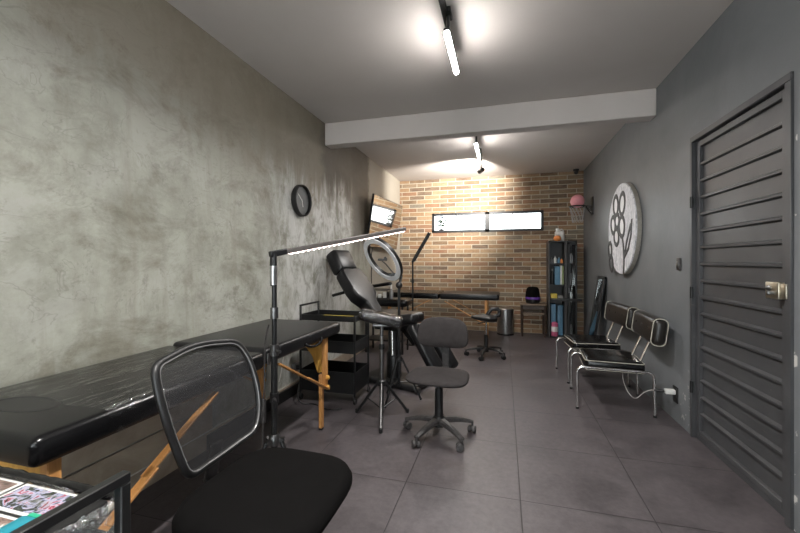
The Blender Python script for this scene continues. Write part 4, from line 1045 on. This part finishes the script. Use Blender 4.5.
# ------------------------------------------------------------------ shelf cabinet and what stands in it
cx0, cx1, cy0, cy1, chh = 0.69, 1.105, 6.38, 6.69, 1.54
cb = thing('shelf_cabinet', 'tall narrow black shelf unit with glass door in the corner', 'shelf unit', ((cx0+cx1)/2, (cy0+cy1)/2, 0))
cfr = mat('dark grey laminate', (0.045, 0.043, 0.042), 0.45)
MB().bx((cx0, cy0, 0), (cx0+0.022, cy1, chh), 0.002, 1).build('side_panel', cfr, cb)
MB().bx((cx1-0.022, cy0, 0), (cx1, cy1, chh), 0.002, 1).build('side_panel', M['plastic'], cb)
MB().bx((cx0+0.022, cy1-0.012, 0), (cx1-0.022, cy1, chh)).build('back_panel', M['plastic'], cb)
MB().bx((0.925, cy0, 0.02), (0.965, cy1-0.012, chh-0.02), 0.002, 1).build('divider', cfr, cb)
MB().bx((cx0, cy0, chh-0.022), (cx1, cy1, chh)).build('top_panel', M['plastic'], cb)
for z_ in (0.03, 0.60, 0.845, 1.185):
    MB().bx((cx0+0.022, cy0+0.01, z_-0.02), (cx1-0.022, cy1-0.012, z_), 0.001, 1).build('shelf', M['plastic'], cb)
gd = MB().bx((0.975, cy0-0.022, 0.04), (1.0, cy0-0.004, chh-0.03)).bx((1.08, cy0-0.022, 0.04), (1.105, cy0-0.004, chh-0.03)).bx((0.975, cy0-0.022, 0.04), (1.105, cy0-0.004, 0.075)).bx((0.975, cy0-0.022, chh-0.065), (1.105, cy0-0.004, chh-0.03))
gd = gd.build('glass_door', M['plastic'], cb)
MB().bx((1.0, cy0-0.015, 0.075), (1.08, cy0-0.011, chh-0.065)).build('pane', M['glass'], gd)
MB().cyl((0.985, cy0-0.035, 0.72), (0.985, cy0-0.035, 0.80), 0.006, 8).build('handle', M['steel'], gd)
MB().bx((cx0+0.03, cy0-0.10, 0.60), (1.16, cy0-0.024, 0.635), 0.003).build('pull_out_ledge', M['plastic'], cb)
def item(name, label, cat, c, size, m, r=0.003, group=None, rot=0):
    return tag(MB().box((c[0], c[1], c[2]+size[2]/2), size, r, 2, (0, 0, rot)).build(name, m), label, cat, group)
def bottle(name, label, cat, c, r, h, m, capm, group=None):
    o = thing(name, label, cat, c, 0, group)
    MB().lathe([(r*0.9, 0), (r, 0.006), (r, h*0.62), (r*0.45, h*0.78), (r*0.4, h*0.86)], c, (0, 0, 1), 18).build('body', m, o)
    MB().cyl((c[0], c[1], c[2]+h*0.86), (c[0], c[1], c[2]+h), r*0.5, 14).build('cap', capm, o)
    return o
yy = cy0+0.09
# on top
jg = thing('jug', 'white plastic jug standing on top of the shelf unit', 'jug', (0.87, 6.52, chh))
MB().box((0.87, 6.52, chh+0.08), (0.14, 0.09, 0.16), 0.02, 3).cyl((0.84, 6.52, chh+0.15), (0.84, 6.52, chh+0.185), 0.025, 16).build('body', M['white'], jg)
MB().tube(bez((0.865, 6.52, chh+0.155), (0.88, 6.52, chh+0.21), (0.93, 6.52, chh+0.20), (0.93, 6.52, chh+0.12)), 0.011, 8).build('handle', M['white'], jg)
MB().cyl((0.84, 6.52, chh+0.184), (0.84, 6.52, chh+0.205), 0.028, 16).build('cap', M['white'], jg)
og = tag(MB().lathe([(0.035, 0), (0.055, 0.02), (0.058, 0.045), (0.04, 0.08), (0, 0.088)], (0.825, 6.42, chh), (0, 0, 1), 20).build('tub', M['orange']), 'small orange tub in front of the white jug', 'tub')
# top bay
for i, (x_, h_, m_) in enumerate([(0.745, 0.09, M['greycap']), (0.80, 0.12, M['white']), (0.855, 0.10, M['blue']), (0.895, 0.08, M['orange'])]):
    bottle('bottle', ['small grey bottle at left of the top shelf bay', 'white bottle, tallest in the top shelf bay', 'small blue bottle in the top shelf bay', 'tiny orange bottle by divider in top shelf bay'][i], 'bottle', (x_, yy, 1.185), 0.022, h_, m_, M['greycap'], 'bottles in the top bay')
bottle('bottle', 'dark bottle beside blue book on the second shelf', 'bottle', (0.755, yy, 0.845), 0.03, 0.25, M['plastic'], M['greycap'])
item('book', 'light blue book on second shelf beside the dark bottle', 'book', (0.825, yy, 0.845), (0.075, 0.16, 0.29), M['blue'], 0.003, 'books on the second shelf')
item('book', 'white book between blue book and olive book', 'book', (0.879, yy, 0.845), (0.022, 0.15, 0.31), M['white'], 0.003, 'books on the second shelf')
item('book', 'olive book against the divider on second shelf', 'book', (0.904, yy, 0.845), (0.024, 0.15, 0.30), M['green'], 0.003, 'books on the second shelf')
item('box', 'yellow box on shelf below the blue book', 'box', (0.775, yy-0.02, 0.60), (0.09, 0.1, 0.10), M['yellow'])
item('box', 'dark grey box beside the yellow box', 'box', (0.87, yy, 0.60), (0.08, 0.1, 0.07), M['greycap'])
item('folder', 'light blue folder upright in bottom bay of shelf unit', 'folder', (0.775, yy+0.08, 0.03), (0.07, 0.14, 0.50), M['blue'], 0.003, 'folders in the bottom bay')
item('folder', 'second light blue folder, beside divider in bottom bay', 'folder', (0.875, yy+0.08, 0.03), (0.075, 0.14, 0.48), M['blue'], 0.003, 'folders in the bottom bay')
cn = thing('canister', 'pink and white canister at bottom of the shelf unit', 'canister', (0.785, yy-0.05, 0.03))
MB().lathe([(0.05, 0), (0.052, 0.005), (0.052, 0.07)], (0.785, yy-0.05, 0.03), (0, 0, 1), 20).lathe([(0.052, 0.15), (0.05, 0.20), (0.03, 0.22)], (0.785, yy-0.05, 0.03), (0, 0, 1), 20).build('body', M['magenta'], cn)
MB().lathe([(0.0525, 0.07), (0.0525, 0.15)], (0.785, yy-0.05, 0.03), (0, 0, 1), 20).build('label_band', M['white'], cn)
for i, (z_, m_, h_) in enumerate([(0.03, M['greycap'], 0.22), (0.60, M['white'], 0.15), (0.845, M['greycap'], 0.22), (1.185, M['white'], 0.18)]):
    bottle('bottle', ['grey bottle behind glass at bottom of shelf unit', 'white bottle behind glass above the black ledge', 'grey bottle behind glass at second shelf', 'white bottle behind glass at the top'][i], 'bottle', (1.035, yy, z_), 0.028, h_, m_, M['plastic'], 'bottles behind the glass door')

# ------------------------------------------------------------------ leaning mirror
lm = thing('leaning_mirror', 'narrow black framed mirror leaning on grey wall behind chairs', 'mirror', (1.15, 5.44, 0))
a = Vector((1.085, 5.44, 0.0)); b = Vector((1.243, 5.44, 1.02)); z = (b-a).normalized(); L_ = (b-a).length; y = Vector((0, 1, 0)); x = y.cross(z)
Rm = Matrix((x, y, z)).transposed(); cen = (a+b)/2; WM = 0.36
mf = MB()
for (oy, oz, sy_, sz_) in [(-WM/2+0.02, 0, 0.04, L_), (WM/2-0.02, 0, 0.04, L_), (0, L_/2-0.02, WM, 0.04), (0, -L_/2+0.02, WM, 0.04)]:
    mf.box(cen+y*oy+z*oz, (0.022, sy_, sz_), 0.003, 1, Rm)
mf.build('frame', M['plastic'], lm)
MB().box(cen, (0.012, WM-0.06, L_-0.06), 0, 1, Rm).build('mirror_glass', M['mirror'], lm)

# ------------------------------------------------------------------ chrome chairs with buttoned backs (local: faces -X, width along Y)
def chrome_chair(label, loc, rz, W_=0.50):
    t = thing('visitor_chair', label, 'chair', loc, rz, 'chrome visitor chairs')
    h = W_/2; sz = 0.358
    # seat: flat cushion with piping
    sx, sx2 = -0.225, 0.215
    MB().box(((sx+sx2)/2, 0, sz), (sx2-sx, W_-0.03, 0.10), 0.035, 4).build('seat', M['leather'], t, True)
    hw = (W_-0.03)/2-0.004
    for zz in (0.036, -0.036):
        MB().tube(rounded([(sx+0.006, -hw, sz+zz), (sx2-0.006, -hw, sz+zz), (sx2-0.006, hw, sz+zz), (sx+0.006, hw, sz+zz)], 0.03, 4), 0.0036, 6, True).build('piping', M['white_pipe'], t, True)
    for s_ in (-1, 1):
        y_ = s_*(h-0.012); yo = s_*(h+0.018)
        pts = [(-0.285, yo, 0.012), (-0.285, yo, 0.285)]+[tuple(p) for p in arc((-0.235, yo, 0.298), 0.05, PI, PI/2, 6)]+[(-0.10, yo, 0.346), (0.17, yo, 0.346)]+[tuple(p) for p in arc((0.215, yo, 0.301), 0.045, PI/2, 0, 6)]+[(0.262, yo, 0.24), (0.265, yo, 0.012)]
        MB().tube(pts, 0.0105, 10).build('leg_frame', M['chrome'], t, True)
        MB().cyl((-0.285, yo, 0), (-0.285, yo, 0.016), 0.013, 10).build('foot', M['plastic'], t, True)
        MB().cyl((0.265, yo, 0), (0.265, yo, 0.016), 0.013, 10).build('foot', M['plastic'], t, True)
        yu = s_*0.125
        MB().tube([(0.05, yu, sz-0.035), (0.16, yu, sz-0.02), (0.20, yu, sz+0.05), (0.285, yu, 0.62)], 0.0085, 8).build('back_upright', M['chrome'], t, True)
    MB().cyl((-0.20, -h-0.018, 0.335), (-0.20, h+0.018, 0.335), 0.009, 8).build('crossbar', M['chrome'], t, True)
    MB().cyl((0.14, -h-0.018, 0.335), (0.14, h+0.018, 0.335), 0.009, 8).build('crossbar', M['chrome'], t, True)
    # back cushion
    cz = 0.668; Rb = Matrix.Rotation(-0.13, 3, 'Y') if False else Matrix.Rotation(0.13, 3, 'Y')
    bc = Vector((0.285, 0, cz)); BW = W_+0.14
    mb = MB().box((0, 0, 0), (0.105, BW, 0.215), 0.048, 5)
    m4 = Matrix.Translation(bc) @ Rb.to_4x4()
    bk = mb.xform(m4).build('backrest', M['chair_leather'], t, True)
    for yy_ in (-BW/2+0.012, BW/2-0.012):
        pts = rounded([(-0.050, yy_, -0.104), (0.050, yy_, -0.104), (0.050, yy_, 0.104), (-0.050, yy_, 0.104)], 0.045, 6)
        MB().tube(pts, 0.004, 6, True).xform(m4).build('piping', M['white_pipe'], t, True)
    for k in range(3):
        MB().ball((-0.052, (k-1)*BW*0.28, 0.012), 0.011, (0.5, 1, 1), 10).xform(m4).build('button', M['plastic'], bk, True)
    return t
chrome_chair('chrome legged black leather chair nearest the louvred door, buttoned back', (0.888, 3.61, 0), -0.07, 0.47)
chrome_chair('chrome legged black leather chair farther from the door, beside leaning mirror', (0.885, 4.33, 0), 0.08, 0.48)

# ------------------------------------------------------------------ cords and outlet on the left wall
lo = tag(MB().bx((XL, 3.02, 0.215), (XL+0.035, 3.12, 0.285), 0.004).build('wall_outlet', M['greycap']), 'grey outlet box on concrete wall under the long massage table', 'outlet')
MB().bx((XL+0.034, 3.04, 0.23), (XL+0.07, 3.08, 0.27), 0.004).build('plug', M['plastic'], lo)
cd = bez((XL+0.07, 3.06, 0.25), (XL+0.12, 3.0, 0.1), (-1.70, 2.75, 0.05), (-1.62, 2.85, 0.006))+bez((-1.62, 2.85, 0.006), (-1.50, 2.95, 0.006), (-1.45, 2.70, 0.006), (-1.28, 2.84, 0.006))[1:]
tag(MB().tube(cd, 0.005, 6).build('power_cord', M['plastic']), 'black cord running from wall outlet over floor under the cart', 'cord')
cd = bez((XL+0.02, 2.92, 0.72), (XL+0.03, 2.88, 0.55), (XL+0.05, 2.82, 0.35), (XL+0.03, 2.78, 0.20))
tag(MB().tube(cd, 0.004, 6).build('hanging_cord', M['cord_white']), 'thin pale cord hanging down the concrete wall beside the cart', 'cord')
